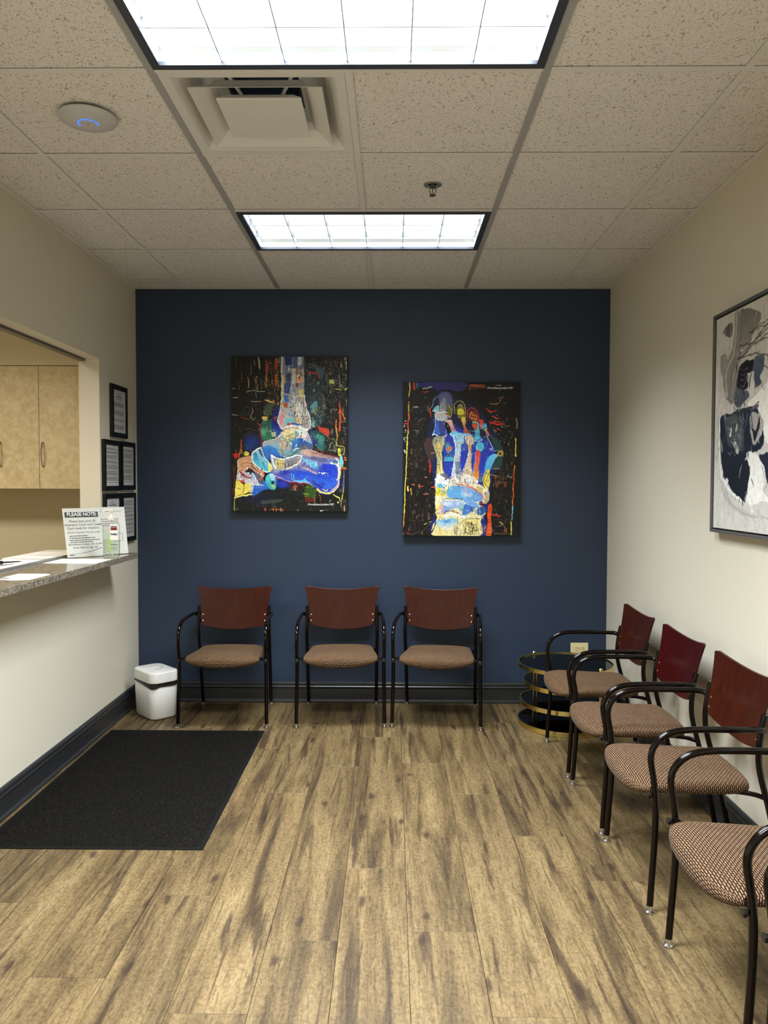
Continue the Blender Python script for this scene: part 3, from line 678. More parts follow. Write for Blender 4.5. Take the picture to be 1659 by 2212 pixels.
# ------------------------------------------------------------------ door mat
mt = thing('floor_mat', 'black ribbed carpet entrance mat with rubber edging on the wood floor', 'mat', (-1.193, 3.722, 0))
hx_, hy = .450, .735
o = M3().box(-hx_, hx_, -hy, hy, .0003, .0035).obj('rubber_border', M_RUBBER, mt); bevel(o, .001, 1)
nx, ny = 60, 96
m = M3(); ex, ey = hx_ - .02, hy - .02
vs_ = []; 
for j in range(ny + 1):
    for i in range(nx + 1):
        e = min(i, nx - i, j, ny - j); vs_.append((-ex + 2 * ex * i / nx, -ey + 2 * ey * j / ny, (.0034 if e == 0 else .0068 + rnd.uniform(-.0005, .0005))))
m.add(vs_, [(j * (nx + 1) + i, j * (nx + 1) + i + 1, (j + 1) * (nx + 1) + i + 1, (j + 1) * (nx + 1) + i) for j in range(ny) for i in range(nx)])
pile = m.obj('carpet_pile', M_PILE, mt, smooth=True)

# ------------------------------------------------------------------ trash can
tc_ = thing('trash_can', 'small white plastic trash can with lid and black bag in the corner', 'trash can', (-1.475, 4.770, 0), math.radians(134))
def sring(hx_, hy_, r_, z_): return [(x, y, z_) for x, y in rrect(hx_, hy_, r_, 7)]
m = M3(); m.loft([sring(.108, .073, .045, .0005), sring(.122, .084, .05, .004), sring(.128, .088, .05, .014), sring(.134, .093, .05, .222), sring(.131, .090, .048, .226)]); m.obj('bin', M_WHITE_PL, tc_, smooth=True, auto=50)
out = rrect(.1365, .0955, .05, 7); n = len(out); m = M3(); r1 = []; r2 = []
for i, (x, y) in enumerate(out):
    a = math.atan2(y, x); flap = .004 + .006 * abs(math.sin(3 * a + .4)) + (.020 * math.exp(-((a - 2.55) / .38) ** 2)) + .012 * math.exp(-((a + 2.9) / .3) ** 2)
    bul = 1.0 + .018 * abs(math.sin(3 * a + .4)); r1.append((x, y, .229)); r2.append((x * bul, y * bul, .2255 - flap))
m.loft([[(x * .94, y * .92, .229) for x, y in out], r1, r2, [(x * .985, y * .98, z + .003) for x, y, z in r2]], False, False); m.obj('liner_bag', M_BAG, tc_, smooth=True, auto=60)
m = M3(); m.loft([sring(.134, .093, .05, .2285), sring(.137, .096, .052, .231), sring(.136, .095, .052, .284), sring(.1335, .0925, .05, .2905), sring(.129, .088, .048, .2925), sring(.05, .04, .03, .294)])
lid = m.obj('lid', M_WHITE_PL, tc_, smooth=True, auto=50)
M3().lathe([(.046, .2935), (.046, .2955), (.043, .2965), (.0, .2968)], cx=.02, n=36).obj('push_button', M_WHITE_PL, lid, smooth=True, auto=40)
M3().tube([(.02 + .049 * math.cos(a), .049 * math.sin(a), .2944) for a in [math.radians(150 + 6 * k) for k in range(26)]], .0011, 5).obj('button_groove', M_STEEL, lid)

# ------------------------------------------------------------------ brass table
tb = thing('brass_side_table', 'round four-tier brass table with swivelled smoked glass shelves in the corner', 'table', (1.050, 4.640, 0))
R = .286
def tier(cx, cy, z, nm, h=.026):
    prof = [(R, z), (R, z + h), (R - .004, z + h + .001), (R - .010, z + h), (R - .010, z + h - .004), (R - .004, z + h - .005), (R - .004, z)]
    rings = []
    for r_, zz in prof + [prof[0]]: rings.append([(cx + r_ * math.cos(2 * math.pi * i / 96), cy + r_ * math.sin(2 * math.pi * i / 96), zz) for i in range(96)])
    m = M3(); m.loft(rings, False, False); o = m.obj(nm, M_BRASS, tb, smooth=True, auto=30)
    M3().lathe([(R - .0045, z + h - .011), (R - .0045, z + h - .006)], cx, cy, 96).obj('glass_shelf', M_SMOKED, o)
a0 = math.radians(-57)
post1 = (-.156, .241)
def swiv(phi): c, s = math.cos(phi), math.sin(phi); dx, dy = .156, -.241; return post1[0] + c * dx - s * dy, post1[1] + s * dx + c * dy
tier(0, 0, .352, 'top_ring', .022); tier(*swiv(.16), .232, 'shelf_ring', .026); tier(*swiv(.06), .122, 'shelf_ring', .026); tier(0, 0, .002, 'base_ring', .030)
for px_, py_ in (post1, (.156, -.241)):
    k_ = .955; px_, py_ = px_ * k_, py_ * k_
    M3().tube([(px_, py_, .03), (px_, py_, .372)], .0085, 14).obj('post', M_BRASS, tb, smooth=True)
    M3().lathe([(.0105, .372), (.0125, .378), (.0125, .384), (.008, .390), (.001, .392)], px_, py_, 16).obj('finial', M_BRASS, tb, smooth=True)
    if px_ < 0: M3().tube([(px_ + .017, py_ - .01, .03), (px_ + .017, py_ - .01, .36)], .004, 8).obj('post_rod', M_BRASS, tb, smooth=True)

# ------------------------------------------------------------------ chairs (front towards local -y)
def make_chair():
    t = thing('waiting_chair', 'x', 'chair')
    TR = .0110
    for s in (-1, 1):
        fl = M3().tube(catmull([(s * .262, .004, .022), (s * .2605, .010, .12), (s * .258, .018, .25), (s * .257, .020, .36), (s * .258, .014, .44), (s * .258, .004, .50)], 6), TR, 12).obj('leg', M_BLACKTUBE, t, smooth=True)
        M3().lathe([(.0125, .0), (.0155, .002), (.0155, .006), (.0095, .009), (.0090, .020), (.0115, .022), (.0115, .026)], s * .262, .004, 16).obj('foot_glide', M_CHROME, fl, smooth=True)
        arm = catmull([(s * .258, .004, .500), (s * .258, .002, .530), (s * .258, .010, .562), (s * .257, .034, .594), (s * .256, .070, .613), (s * .255, .120, .622), (s * .254, .200, .624), (s * .253, .290, .623), (s * .250, .345, .622), (s * .243, .374, .620), (s * .230, .388, .612)], 7)
        M3().tube(arm, TR, 12).obj('armrest', M_BLACKTUBE, t, smooth=True)
        rl = M3().tube(catmull([(s * .222, .486, .022), (s * .2225, .462, .14), (s * .223, .436, .26), (s * .224, .412, .36), (s * .225, .390, .44), (s * .225, .379, .50), (s * .2245, .380, .56), (s * .2235, .388, .62), (s * .2225, .398, .665)], 5), TR * .97, 12).obj('leg', M_BLACKTUBE, t, smooth=True)
        M3().lathe([(.0125, .0), (.0155, .002), (.0155, .006), (.0095, .009), (.0090, .020), (.0115, .022), (.0115, .026)], s * .222, .487, 16).obj('foot_glide', M_CHROME, rl, smooth=True)
        M3().tube(catmull([(s * .250, .016, .408), (s * .215, .022, .408), (s * .178, .045, .404), (s * .168, .12, .392), (s * .168, .22, .384), (s * .180, .32, .384), (s * .205, .375, .384), (s * .222, .408, .376)], 6), .0085, 10).obj('seat_rail', M_BLACKTUBE, t, smooth=True)
        M3().lathe([(.0095, -.013), (.011, -.0115), (.011, -.004), (.009, .0)], n=14, M=Matrix.Translation((s * .257, .004, .400)) @ Matrix.Rotation(math.radians(90), 4, 'X') @ Matrix.Scale(-1, 4, (0, 0, 1))).obj('end_cap', M_BOLTBLK, t, smooth=True)
    M3().tube([(-.17, .07, .392), (.17, .07, .392)], .0085, 10).obj('cross_bar', M_BLACKTUBE, t, smooth=True)
    M3().tube([(-.17, .30, .382), (.17, .30, .382)], .0085, 10).obj('cross_bar', M_BLACKTUBE, t, smooth=True)
    # seat
    half = [(0, -.052), (.08, -.050), (.15, -.040), (.196, -.022), (.219, .006), (.223, .045), (.218, .12), (.208, .22), (.199, .31), (.191, .352), (.170, .374), (.12, .382), (.05, .384)]
    P = [(x, y, 0) for x, y in half] + [(0, .384, 0)] + [(-x, y, 0) for x, y in reversed(half[1:])]
    O = catmull(P, 4, closed=True); cen = Vector((0, .17, 0)); n = len(O)
    nor = []
    for i in range(n):
        tg = (O[(i + 1) % n] - O[i - 1]).normalized(); nor.append(Vector((tg.y, -tg.x, 0)))
    sgn = 1 if nor[0].y < 0 else -1
    def topz(x, y, s):
        z = .436 - .012 * (x / .22) ** 2 - .014 * math.exp(-((y - .24) / .11) ** 2) * (1 - (x / .22) ** 2) - .010 * max(0, (.05 - y) / .1) ** 1.3 - .004 * max(0, (y - .05) / .33)
        return z
    rings = []; uvs = []
    for k in range(1, 15):
        s = k / 14 * .955; ring = []; uv = []
        for p in O:
            q = cen + (p - cen) * s; drop = .006 * max(0, (s - .78) / .175) ** 2
            ring.append((q.x, q.y, topz(q.x, q.y, s) - drop)); uv.append((q.x, q.y))
        rings.append(ring); uvs.append(uv)
    edge = [(.982, -.0105, .012), (.997, -.018, .022), (1.0, -.027, .031), (.992, -.036, .040), (.965, -.042, .050), (.90, -.044, .064)]
    for s, dz, ext in edge:
        ring = []; uv = []
        for i, p in enumerate(O):
            q = cen + (p - cen) * s; qq = cen + (p - cen) * .955; e = q if s < 1 else q
            fr = max(0, min(1, (.30 - q.y) / .30)); tk = 1 + fr * (.42 * (1 - (q.x / .223) ** 2) - .30 * (q.x / .223) ** 2); ring.append((q.x, q.y, topz(qq.x, qq.y, s) + dz * tk)); u = qq + nor[i] * sgn * ext; uv.append((u.x, u.y))
        rings.append(ring); uvs.append(uv)
    m = M3(); m.v.append((cen.x, cen.y, topz(0, cen.y, 0))); m.uvl = [(cen.x, cen.y)]
    for r_, u_ in zip(rings, uvs): m.v.extend(r_); m.uvl.extend(u_)
    for i in range(n): m.f.append((0, 1 + i, 1 + (i + 1) % n))
    for k in range(len(rings) - 1):
        for i in range(n):
            j = (i + 1) % n; m.f.append((1 + k * n + i, 1 + (k + 1) * n + i, 1 + (k + 1) * n + j, 1 + k * n + j))
    m.f.append(tuple(1 + (len(rings) - 1) * n + i for i in range(n)))
    m.mi = [0] * len(m.f)
    me = bpy.data.meshes.new('seat'); me.from_pydata(m.v, [], m.f); me.materials.append(M_FABRIC)
    uvl = me.uv_layers.new(name='UVMap'); li = np.empty(len(me.loops), dtype=np.int32); me.loops.foreach_get('vertex_index', li)
    uvl.data.foreach_set('uv', (np.array(m.uvl)[li] + 1.0).astype(np.float32).ravel())
    me.polygons.foreach_set('use_smooth', [True] * len(me.polygons)); me.update()
    import bmesh as _bm
    b = _bm.new(); b.from_mesh(me); _bm.ops.recalc_face_normals(b, faces=b.faces); b.to_mesh(me); b.free()
    put('seat', me, t)
    # backrest: curved ply panel
    nu, nv, th = 20, 16, .011
    def wid(v):  # half width as a function of height fraction
        return .2135 + .006 * max(0, v - .35) + .024 * max(0, (v - .25) / .75) ** 2.0 - .005 * max(0, (.12 - v) / .12)
    def pt(u, v, off):
        # u -1..1, v 0..1
        corner = 0
        zb = .548 - .034 * (1 - u * u) ; zt = .794 - .026 * (1 - abs(u) ** 2.0)
        if abs(u) > .9: c_ = (abs(u) - .9) / .1; zb += .022 * (1 - math.sqrt(max(0, 1 - c_ * c_))); zt -= .009 * (1 - math.sqrt(max(0, 1 - c_ * c_)))
        z = zb + (zt - zb) * v; x = u * wid(v)
        y = .372 + .050 * ((z - .53) / .26) + .028 * (1 - u * u) - .004
        return (x, y + off, z)
    m = M3(); idx = {}
    for side, off in ((0, 0), (1, th)):
        for j in range(nv + 1):
            for i in range(nu + 1):
                idx[side, i, j] = len(m.v); m.v.append(pt(-1 + 2 * i / nu, j / nv, off))
    for j in range(nv):
        for i in range(nu):
            m.f.append((idx[0, i, j], idx[0, i + 1, j], idx[0, i + 1, j + 1], idx[0, i, j + 1])); m.f.append((idx[1, i, j], idx[1, i, j + 1], idx[1, i + 1, j + 1], idx[1, i + 1, j]))
    per = [(i, 0) for i in range(nu)] + [(nu, j) for j in range(nv)] + [(i, nv) for i in range(nu, 0, -1)] + [(0, j) for j in range(nv, 0, -1)]
    for k in range(len(per)):
        a, b = per[k], per[(k + 1) % len(per)]; m.f.append((idx[0, a[0], a[1]], idx[1, a[0], a[1]], idx[1, b[0], b[1]], idx[0, b[0], b[1]]))
    m.mi = [0] * len(m.f)
    br = m.obj('backrest', M_CHERRY, t, smooth=True, auto=50); bevel(br, .0025, 2, 60)
    for s in (-1, 1):
        for zz in (.572, .610):
            u = s * .197 / .215; v = (zz - .54) / .24; y = pt(u, v, 0)[1]
            M3().lathe([(.0048, -.002), (.0048, .001), (.003, .0028), (.0005, .0034)], n=12, M=Matrix.Translation((s * .197, y, zz)) @ Matrix.Rotation(math.radians(90), 4, 'X')).obj('screw', M_CHROME, br, smooth=True)
        M3().box(s * .203 - .014, s * .203 + .014, .391, .396, .560, .622, ).obj('bracket', M_BLACKTUBE, t)
    return t
chair0 = make_chair()
CH = [(-1.003, 4.509, math.radians(1.0), 'leftmost of the three chairs against the navy wall, cherry back, beside the trash can', 'chairs against the navy wall'),
      (-.304, 4.530, math.radians(2.3), 'middle of the three cherry-backed chairs against the navy wall', 'chairs against the navy wall'),
      (.2615, 4.515, math.radians(-7.0), 'rightmost of the three chairs against the navy wall, turned slightly, cherry back', 'chairs against the navy wall'),
      (.869, 4.036, math.radians(-90), 'farthest cherry-backed armchair of the right-hand row, in front of the brass table', 'chairs along the right wall'),
      (.869, 3.420, math.radians(-90), 'second farthest armchair of the right-hand row, reddest wooden back', 'chairs along the right wall'),
      (.870, 2.832, math.radians(-90), 'third armchair from the navy wall in the right-hand row, whole wooden back in view', 'chairs along the right wall'),
      (.866, 2.118, math.radians(-90), 'fourth armchair from the navy wall in the right-hand row, back cut by the photo edge', 'chairs along the right wall'),
      (.868, 1.500, math.radians(-90), 'nearest armchair of the right-hand row, mostly outside the bottom right corner of the photo', 'chairs along the right wall')]
for k, (x, y, rz, lab, grp) in enumerate(CH):
    c = chair0 if k == 0 else copy_tree(chair0)
    if k == 4:
        for ch in c.children:
            if ch.name.startswith('backrest'): ch.data = ch.data.copy(); ch.data.materials[0] = M_CHERRY_RED
    c.location = (x, y, 0); c.rotation_euler = (0, 0, rz); c['label'] = lab; c['group'] = grp

# ------------------------------------------------------------------ hand-painted prints: shapes drawn into a colour grid, stored on the mesh
class Art:
    def __init__(s, ox, oy, w_, h_, W, H, bg):
        s.ox, s.oy, s.w, s.h, s.W, s.H = ox, oy, w_, h_, W, H; s.k = W / w_
        s.a = np.empty((H, W, 3), np.float32); s.a[:] = bg; s.r = random.Random(int(ox + W + bg[0] * 3))
    def xf(s, P): return np.array([((x - s.ox) / s.w * s.W, (y - s.oy) / s.h * s.H) for x, y in P], np.float32)
    def _win(s, q, pad=1):
        x0 = max(0, int(q[:, 0].min() - pad)); x1 = min(s.W, int(q[:, 0].max() + pad) + 2); y0 = max(0, int(q[:, 1].min() - pad)); y1 = min(s.H, int(q[:, 1].max() + pad) + 2)
        if x1 <= x0 or y1 <= y0: return None
        gy, gx = np.mgrid[y0:y1, x0:x1]; return (slice(y0, y1), slice(x0, x1)), gx + .5, gy + .5
    def _sm(s, P, closed):
        return [(p.x, p.y) for p in catmull([(x, y, 0) for x, y in P], 6, closed)]
    def mask(s, P, smooth=True):
        q = s.xf(s._sm(P, True) if smooth else P); w_ = s._win(q)
        if w_ is None: return None
        sl, gx, gy = w_; m = np.zeros(gx.shape, bool); n = len(q)
        for i in range(n):
            xa, ya = q[i]; xb, yb = q[(i + 1) % n]
            if ya == yb: continue
            c = ((ya > gy) != (yb > gy)) & (gx < (xb - xa) * (gy - ya) / (yb - ya) + xa); m ^= c
        return sl, gx, gy, m
    def P(s, c, P, c2=None, ang=90, smooth=True, alpha=1.0, tex=0):
        r = s.mask(P, smooth)
        if r is None: return
        sl, gx, gy, m = r; c = np.array(c, np.float32)
        if c2 is not None:
            d = gx * math.cos(math.radians(ang)) + gy * math.sin(math.radians(ang)); dm = d[m]
            if dm.size == 0: return
            t = ((d - dm.min()) / max(1e-3, dm.max() - dm.min()))[..., None]; col = c * (1 - t) + np.array(c2, np.float32) * t
        else: col = np.broadcast_to(c, gx.shape + (3,))
        if tex: col = col * (1 + tex * np.sin(gx * .35 + 2 * np.sin(gy * .11))[..., None] * np.sin(gy * .21 + gx * .05)[..., None])
        v = s.a[sl]; v[m] = v[m] * (1 - alpha) + col[m] * alpha
    def S(s, c, w_, P, closed=False, smooth=True, alpha=1.0, taper=False):
        w_ = w_ * getattr(s, 'ws', 1); q = s.xf(s._sm(P, closed) if smooth and len(P) > 2 else (P + [P[0]] if closed else P)); rad = w_ * s.k / 2; W = s._win(q, rad + 1.5)
        if W is None: return
        sl, gx, gy = W; D = np.full(gx.shape, 1e9, np.float32); n = len(q)
        for i in range(n - 1):
            ax, ay = q[i]; bx, by = q[i + 1]; dx, dy = bx - ax, by - ay; L = dx * dx + dy * dy + 1e-9
            t = np.clip(((gx - ax) * dx + (gy - ay) * dy) / L, 0, 1); d = np.hypot(gx - ax - t * dx, gy - ay - t * dy)
            if taper: d = d + rad * abs(((i + .5) / (n - 1)) * 2 - 1) ** 2 * .8
            D = np.minimum(D, d)
        al = (np.clip(rad + .5 - D, 0, 1) * min(1, rad * 2 + .15) * alpha)[..., None]; v = s.a[sl]; v[:] = v * (1 - al) + np.array(c, np.float32) * al
    def G(s, c, cx, cy, rx, ry, alpha=.8):   # soft glow
        q = s.xf([(cx - rx, cy - ry), (cx + rx, cy + ry)]); W = s._win(q)
        if W is None: return
        sl, gx, gy = W; mx, my = q.mean(0); ex = (q[1] - q[0]) / 2
        t = (np.clip(1 - ((gx - mx) / ex[0]) ** 2 - ((gy - my) / ex[1]) ** 2, 0, 1) ** 1.2 * alpha)[..., None]; v = s.a[sl]; v[:] = v * (1 - t) + np.array(c, np.float32) * t
    def E(s, c, cx, cy, rx, ry, n=12, **k): s.P(c, [(cx + rx * math.cos(2 * math.pi * i / n), cy + ry * math.sin(2 * math.pi * i / n)) for i in range(n)], **k)
    def clutter(s, x0, y0, x1, y1, n, cols, lw=4, mode='mix', big=60):
        r = s.r
        for _ in range(n):
            x, y = r.uniform(x0, x1), r.uniform(y0, y1); c = r.choice(cols); k = r.random()
            a, b = r.uniform(.3, 1) * big, r.uniform(.3, 1) * big * 1.4
            if mode == 'v' or (mode == 'mix' and k < .35): s.S(c, lw * r.uniform(.6, 1.4), [(x, y), (x + r.uniform(-2, 2), min(y1, y + b * 1.2))], smooth=False)
            elif mode == 'h' or (mode == 'mix' and k < .55): s.S(c, lw * r.uniform(.6, 1.4), [(x, y), (min(x1, x + a * 1.2), y + r.uniform(-3, 3))], smooth=False)
            elif k < .8: s.S(c, lw * .8, [(x, y), (min(x1, x + a), y), (min(x1, x + a), min(y1, y + b)), (x, min(y1, y + b))], closed=True, smooth=False)
            else: s.P(c, [(x, y), (min(x1, x + a * .5), y), (min(x1, x + a * .5), min(y1, y + b * .7)), (x, min(y1, y + b * .7))], smooth=False)
    def warp(s, amps, seed=3, grain=0.0):
        g = np.random.RandomState(seed); H, W = s.H, s.W; gy, gx = np.mgrid[0:H, 0:W].astype(np.float32); dx = np.zeros((H, W), np.float32); dy = np.zeros((H, W), np.float32)
        def field(cell):
            n = g.rand(int(H / cell) + 3, int(W / cell) + 3).astype(np.float32) * 2 - 1; fy = gy / cell; fx = gx / cell; iy = fy.astype(int); ix = fx.astype(int); ty = fy - iy; tx = fx - ix
            ty = ty * ty * (3 - 2 * ty); tx = tx * tx * (3 - 2 * tx)
            return (n[iy, ix] * (1 - tx) + n[iy, ix + 1] * tx) * (1 - ty) + (n[iy + 1, ix] * (1 - tx) + n[iy + 1, ix + 1] * tx) * ty
        for cell, a in amps: dx += field(cell) * a; dy += field(cell) * a
        s.a = s.a[np.clip((gy + dy).round().astype(int), 0, H - 1), np.clip((gx + dx).round().astype(int), 0, W - 1)]
        if grain: s.a = s.a * (1 + grain * (field(5) * .6 + field(12) * .5))[..., None]
    def fleck(s, n, x0, y0, x1, y1, L, w_, jit=26):   # short strokes in locally borrowed colours
        for _ in range(n):
            x, y = s.r.uniform(x0, x1), s.r.uniform(y0, y1); ang = s.r.choice([0, 90, s.r.uniform(0, 180)]); q = s.xf([(x + s.r.gauss(0, jit), y + s.r.gauss(0, jit))])[0]
            c = s.a[min(s.H - 1, max(0, int(q[1]))), min(s.W - 1, max(0, int(q[0])))] * s.r.uniform(.55, 1.5); l = L * s.r.uniform(.4, 1)
            s.S(np.clip(c, 0, 255), w_, [(x, y), (x + l * math.cos(math.radians(ang)), y + l * math.sin(math.radians(ang)))], smooth=False)
    def mesh(s, name, mat, wm, hm, gw, gh):
        A = s.a; H2, W2 = gh + 1, gw + 1
        yy = np.linspace(0, s.H - 1, H2); xx = np.linspace(0, s.W - 1, W2)
        k = max(1, round(s.W / gw))
        B = A.copy()
        if k >= 2: B[:, :-1] = (A[:, :-1] + A[:, 1:]) / 2; B[:-1] = (B[:-1] + B[1:]) / 2
        C = B[yy.round().astype(int)][:, xx.round().astype(int)] / 255.0; C = np.clip(C, 0, 1)
        Lc = np.where(C <= .04045, C / 12.92, ((C + .055) / 1.055) ** 2.4)
        me = bpy.data.meshes.new(name); nv = W2 * H2
        X, Z = np.meshgrid(np.linspace(-wm / 2, wm / 2, W2), np.linspace(hm / 2, -hm / 2, H2))
        co = np.stack([X, np.zeros_like(X), Z], -1).reshape(-1, 3).astype(np.float32)
        i0 = (np.arange(gh)[:, None] * W2 + np.arange(gw)[None]).ravel(); q = np.stack([i0, i0 + W2, i0 + W2 + 1, i0 + 1], -1).astype(np.int32)
        me.vertices.add(nv); me.vertices.foreach_set('co', co.ravel())
        nf = len(q); me.loops.add(nf * 4); me.loops.foreach_set('vertex_index', q.ravel()); me.polygons.add(nf)
        me.polygons.foreach_set('loop_start', np.arange(0, nf * 4, 4, dtype=np.int32)); me.polygons.foreach_set('loop_total', np.full(nf, 4, np.int32))
        me.update(calc_edges=True); me.materials.append(mat)
        at = me.color_attributes.new('paint', 'FLOAT_COLOR', 'POINT'); at.data.foreach_set('color', np.concatenate([Lc.reshape(-1, 3), np.ones((nv, 1))], 1).astype(np.float32).ravel())
        return me

GR, YE, OR, RD = (92, 92, 84), (222, 205, 110), (214, 110, 50), (188, 50, 40)
DK = [(58, 58, 54), (74, 74, 68), (46, 50, 48), (66, 62, 50)]

# ---- picture 1: side view of an ankle and heel
A = Art(110, 105, 1395, 1860, 760, 1014, (17, 19, 18)); A.ws = .8
A.clutter(1080, 105, 1500, 900, 160, [(78, 84, 72), (104, 108, 92), (130, 124, 84), (60, 70, 66)], 4, 'mix', 50); A.clutter(500, 105, 700, 720, 90, [(150, 130, 70), (96, 84, 50), (120, 60, 36), (60, 60, 50)], 4, 'mix', 50)
A.clutter(1150, 900, 1490, 1750, 70, [(84, 90, 70), (110, 100, 60), (130, 60, 40), (50, 60, 60)], 4, 'mix', 56); A.clutter(120, 1250, 300, 1700, 30, [(120, 40, 36), (150, 140, 90), (70, 60, 50)], 4, 'v', 80)
A.clutter(110, 105, 680, 900, 90, DK, 3, 'v', 90); A.clutter(1080, 105, 1500, 1300, 150, DK + [(90, 96, 90)], 3, 'mix', 60); A.clutter(110, 900, 480, 1300, 40, DK, 3, 'mix', 60)
A.clutter(110, 1800, 1500, 1960, 80, DK, 3, 'mix', 70); A.clutter(1240, 105, 1500, 500, 50, [(120, 118, 104), (150, 140, 96)], 3, 'mix', 50)
A.clutter(160, 105, 520, 500, 16, [(190, 176, 120), (120, 112, 84)], 5, 'v', 90)
A.clutter(110, 300, 520, 1300, 22, [(120, 116, 96), (150, 60, 44)], 4, 'h', 80)
for p in [[(120, 495), (150, 490)], [(120, 598), (190, 598)], [(290, 525), (360, 518), (505, 522)], [(340, 640), (455, 645)], [(115, 800), (180, 805)]]: A.S((214, 208, 170), 8, p)
A.S((196, 196, 130), 14, [(438, 110), (440, 240)]); A.S(YE, 8, [(308, 350), (310, 480)]); A.S((200, 140, 110), 9, [(385, 355), (400, 420), (412, 350), (425, 355)]); A.S((190, 190, 170), 5, [(420, 430), (420, 500)]); A.S((190, 190, 170), 5, [(402, 530), (404, 600)])
A.S(RD, 24, [(537, 150), (538, 250), (530, 330)], taper=True); A.S((222, 150, 80), 10, [(528, 300), (528, 470)]); A.S((236, 200, 90), 5, [(505, 410), (520, 440), (522, 475)])
A.S((224, 214, 120), 22, [(505, 630), (560, 645), (625, 660)], taper=True)
A.S((150, 60, 36), 40, [(650, 135), (650, 240)]); A.S((202, 80, 40), 34, [(645, 330), (648, 460)]); A.clutter(560, 130, 690, 700, 40, [(196, 160, 80), (214, 150, 80), (120, 100, 50), (180, 70, 40)], 4, 'mix', 40)
A.S((160, 40, 36), 12, [(220, 830), (270, 850), (320, 870)]); A.S((222, 160, 140), 8, [(362, 710), (368, 760), (345, 810), (360, 860)]); A.S(YE, 5, [(340, 820), (365, 862), (400, 835)]); A.S(DK[1], 8, [(255, 740), (290, 700), (330, 740), (310, 800), (260, 790)], closed=True)
# right side buildings
A.P((26, 44, 50), [(1000, 200), (1210, 240), (1230, 420), (1190, 900), (1060, 860), (1000, 600)], (40, 66, 70)); A.clutter(1000, 180, 1230, 880, 110, [(90, 120, 118), (20, 30, 34), (130, 120, 80), (180, 70, 44), (160, 160, 140)], 4, 'mix', 44)
A.P((64, 90, 98), [(1080, 200), (1200, 250), (1225, 330), (1180, 370), (1110, 250)]); A.S((200, 60, 36), 20, [(1010, 280), (1060, 300), (1150, 315)]); A.S((200, 60, 36), 16, [(1150, 310), (1170, 360)])
for (x, y) in [(1105, 680), (1080, 710), (1130, 700), (1110, 740), (1085, 760), (1130, 660)]: A.E((92, 146, 152), x, y, 22, 26)
A.E((120, 124, 60), 1130, 735, 16, 26); A.E((190, 180, 70), 1118, 795, 8, 14); A.S((150, 146, 120), 5, [(1150, 540), (1200, 560), (1235, 660), (1215, 790), (1140, 840)])
A.P((214, 210, 130), [(1290, 385), (1340, 380), (1345, 430), (1295, 430)], smooth=False); A.S(DK[0], 6, [(1300, 410), (1335, 400)])
A.S((200, 200, 180), 6, [(1410, 300), (1416, 420), (1415, 490)]); A.S(YE, 9, [(1365, 490), (1430, 500)]); A.S((236, 220, 90), 16, [(1480, 500), (1500, 485)])
for q in range(46): A.E((190, 190, 180), A.r.uniform(1250, 1480), A.r.uniform(130, 1100), 3.5, 4, n=6)
A.S((206, 60, 50), 20, [(1410, 650), (1418, 720), (1430, 800)], taper=True); A.S((214, 86, 40), 26, [(1408, 740), (1412, 860), (1412, 990)]); A.S((230, 120, 50), 16, [(1362, 860), (1365, 960), (1385, 1060)]); A.S((222, 150, 60), 9, [(1440, 760), (1465, 860), (1470, 900)])
A.S((226, 130, 50), 22, [(1455, 830), (1475, 850)]); A.S((230, 210, 120), 6, [(1487, 620), (1490, 690)]); A.S((236, 236, 220), 10, [(1487, 165), (1490, 260)])
# glow fields
A.G((30, 60, 150), 350, 1140, 130, 150); A.G((20, 26, 60), 420, 1780, 330, 160); A.G((16, 28, 90), 1440, 1560, 90, 200)
A.P((34, 78, 76), [(465, 900), (560, 860), (640, 840), (700, 960), (620, 1070), (480, 1100)], (50, 120, 90)); A.G((110, 200, 130), 490, 1010, 50, 70, .7); A.P((24, 40, 120), [(590, 920), (640, 870), (700, 960), (700, 1040), (620, 1060)], (40, 80, 170))
A.S((196, 196, 180), 6, [(530, 940), (540, 1000), (575, 1005), (575, 970)]); A.P((190, 196, 150), [(585, 1010), (640, 1005), (640, 1060), (590, 1060)], smooth=False); A.S((30, 30, 30), 4, [(610, 1010), (612, 1055)])
A.S((120, 30, 60), 26, [(455, 920), (460, 1040), (470, 1170)]); A.S((176, 40, 40), 18, [(420, 910), (455, 930)])
A.P((26, 32, 110), [(610, 760), (680, 700), (690, 830), (650, 930), (600, 880)]); A.P((120, 40, 40), [(615, 815), (655, 820), (650, 880), (615, 870)], smooth=False)
A.P((64, 78, 60), [(530, 670), (600, 700), (560, 820), (500, 800)]); A.P((220, 190, 90), [(485, 820), (550, 830), (530, 870), (480, 860)]); A.clutter(470, 660, 620, 900, 20, [(140, 150, 90), (60, 90, 80), (200, 160, 80)], 5, 'mix', 30)
A.P((120, 170, 176), [(1065, 870), (1110, 880), (1120, 960), (1070, 950)], smooth=False); A.clutter(1065, 870, 1190, 1000, 18, [(40, 70, 100), (160, 180, 170), (20, 30, 40)], 4, 'v', 40)
A.P((34, 70, 80), [(1030, 1000), (1150, 1000), (1230, 1050), (1220, 1240), (1090, 1150)], (50, 110, 110)); A.P((70, 150, 130), [(1130, 1030), (1200, 1050), (1200, 1160), (1130, 1120)], smooth=False); A.S((20, 40, 44), 6, [(1160, 1060), (1160, 1130)]); A.clutter(1040, 1000, 1220, 1230, 26, [(16, 26, 34), (120, 180, 170), (30, 90, 100)], 4, 'mix', 50)
A.P((196, 60, 40), [(1150, 930), (1200, 950), (1285, 985), (1285, 1050), (1180, 1010)]); A.clutter(1160, 950, 1280, 1040, 14, [(230, 130, 90), (120, 30, 30)], 4, 'h', 40); A.S((120, 24, 30), 14, [(1080, 1190), (1200, 1240), (1390, 1300)])
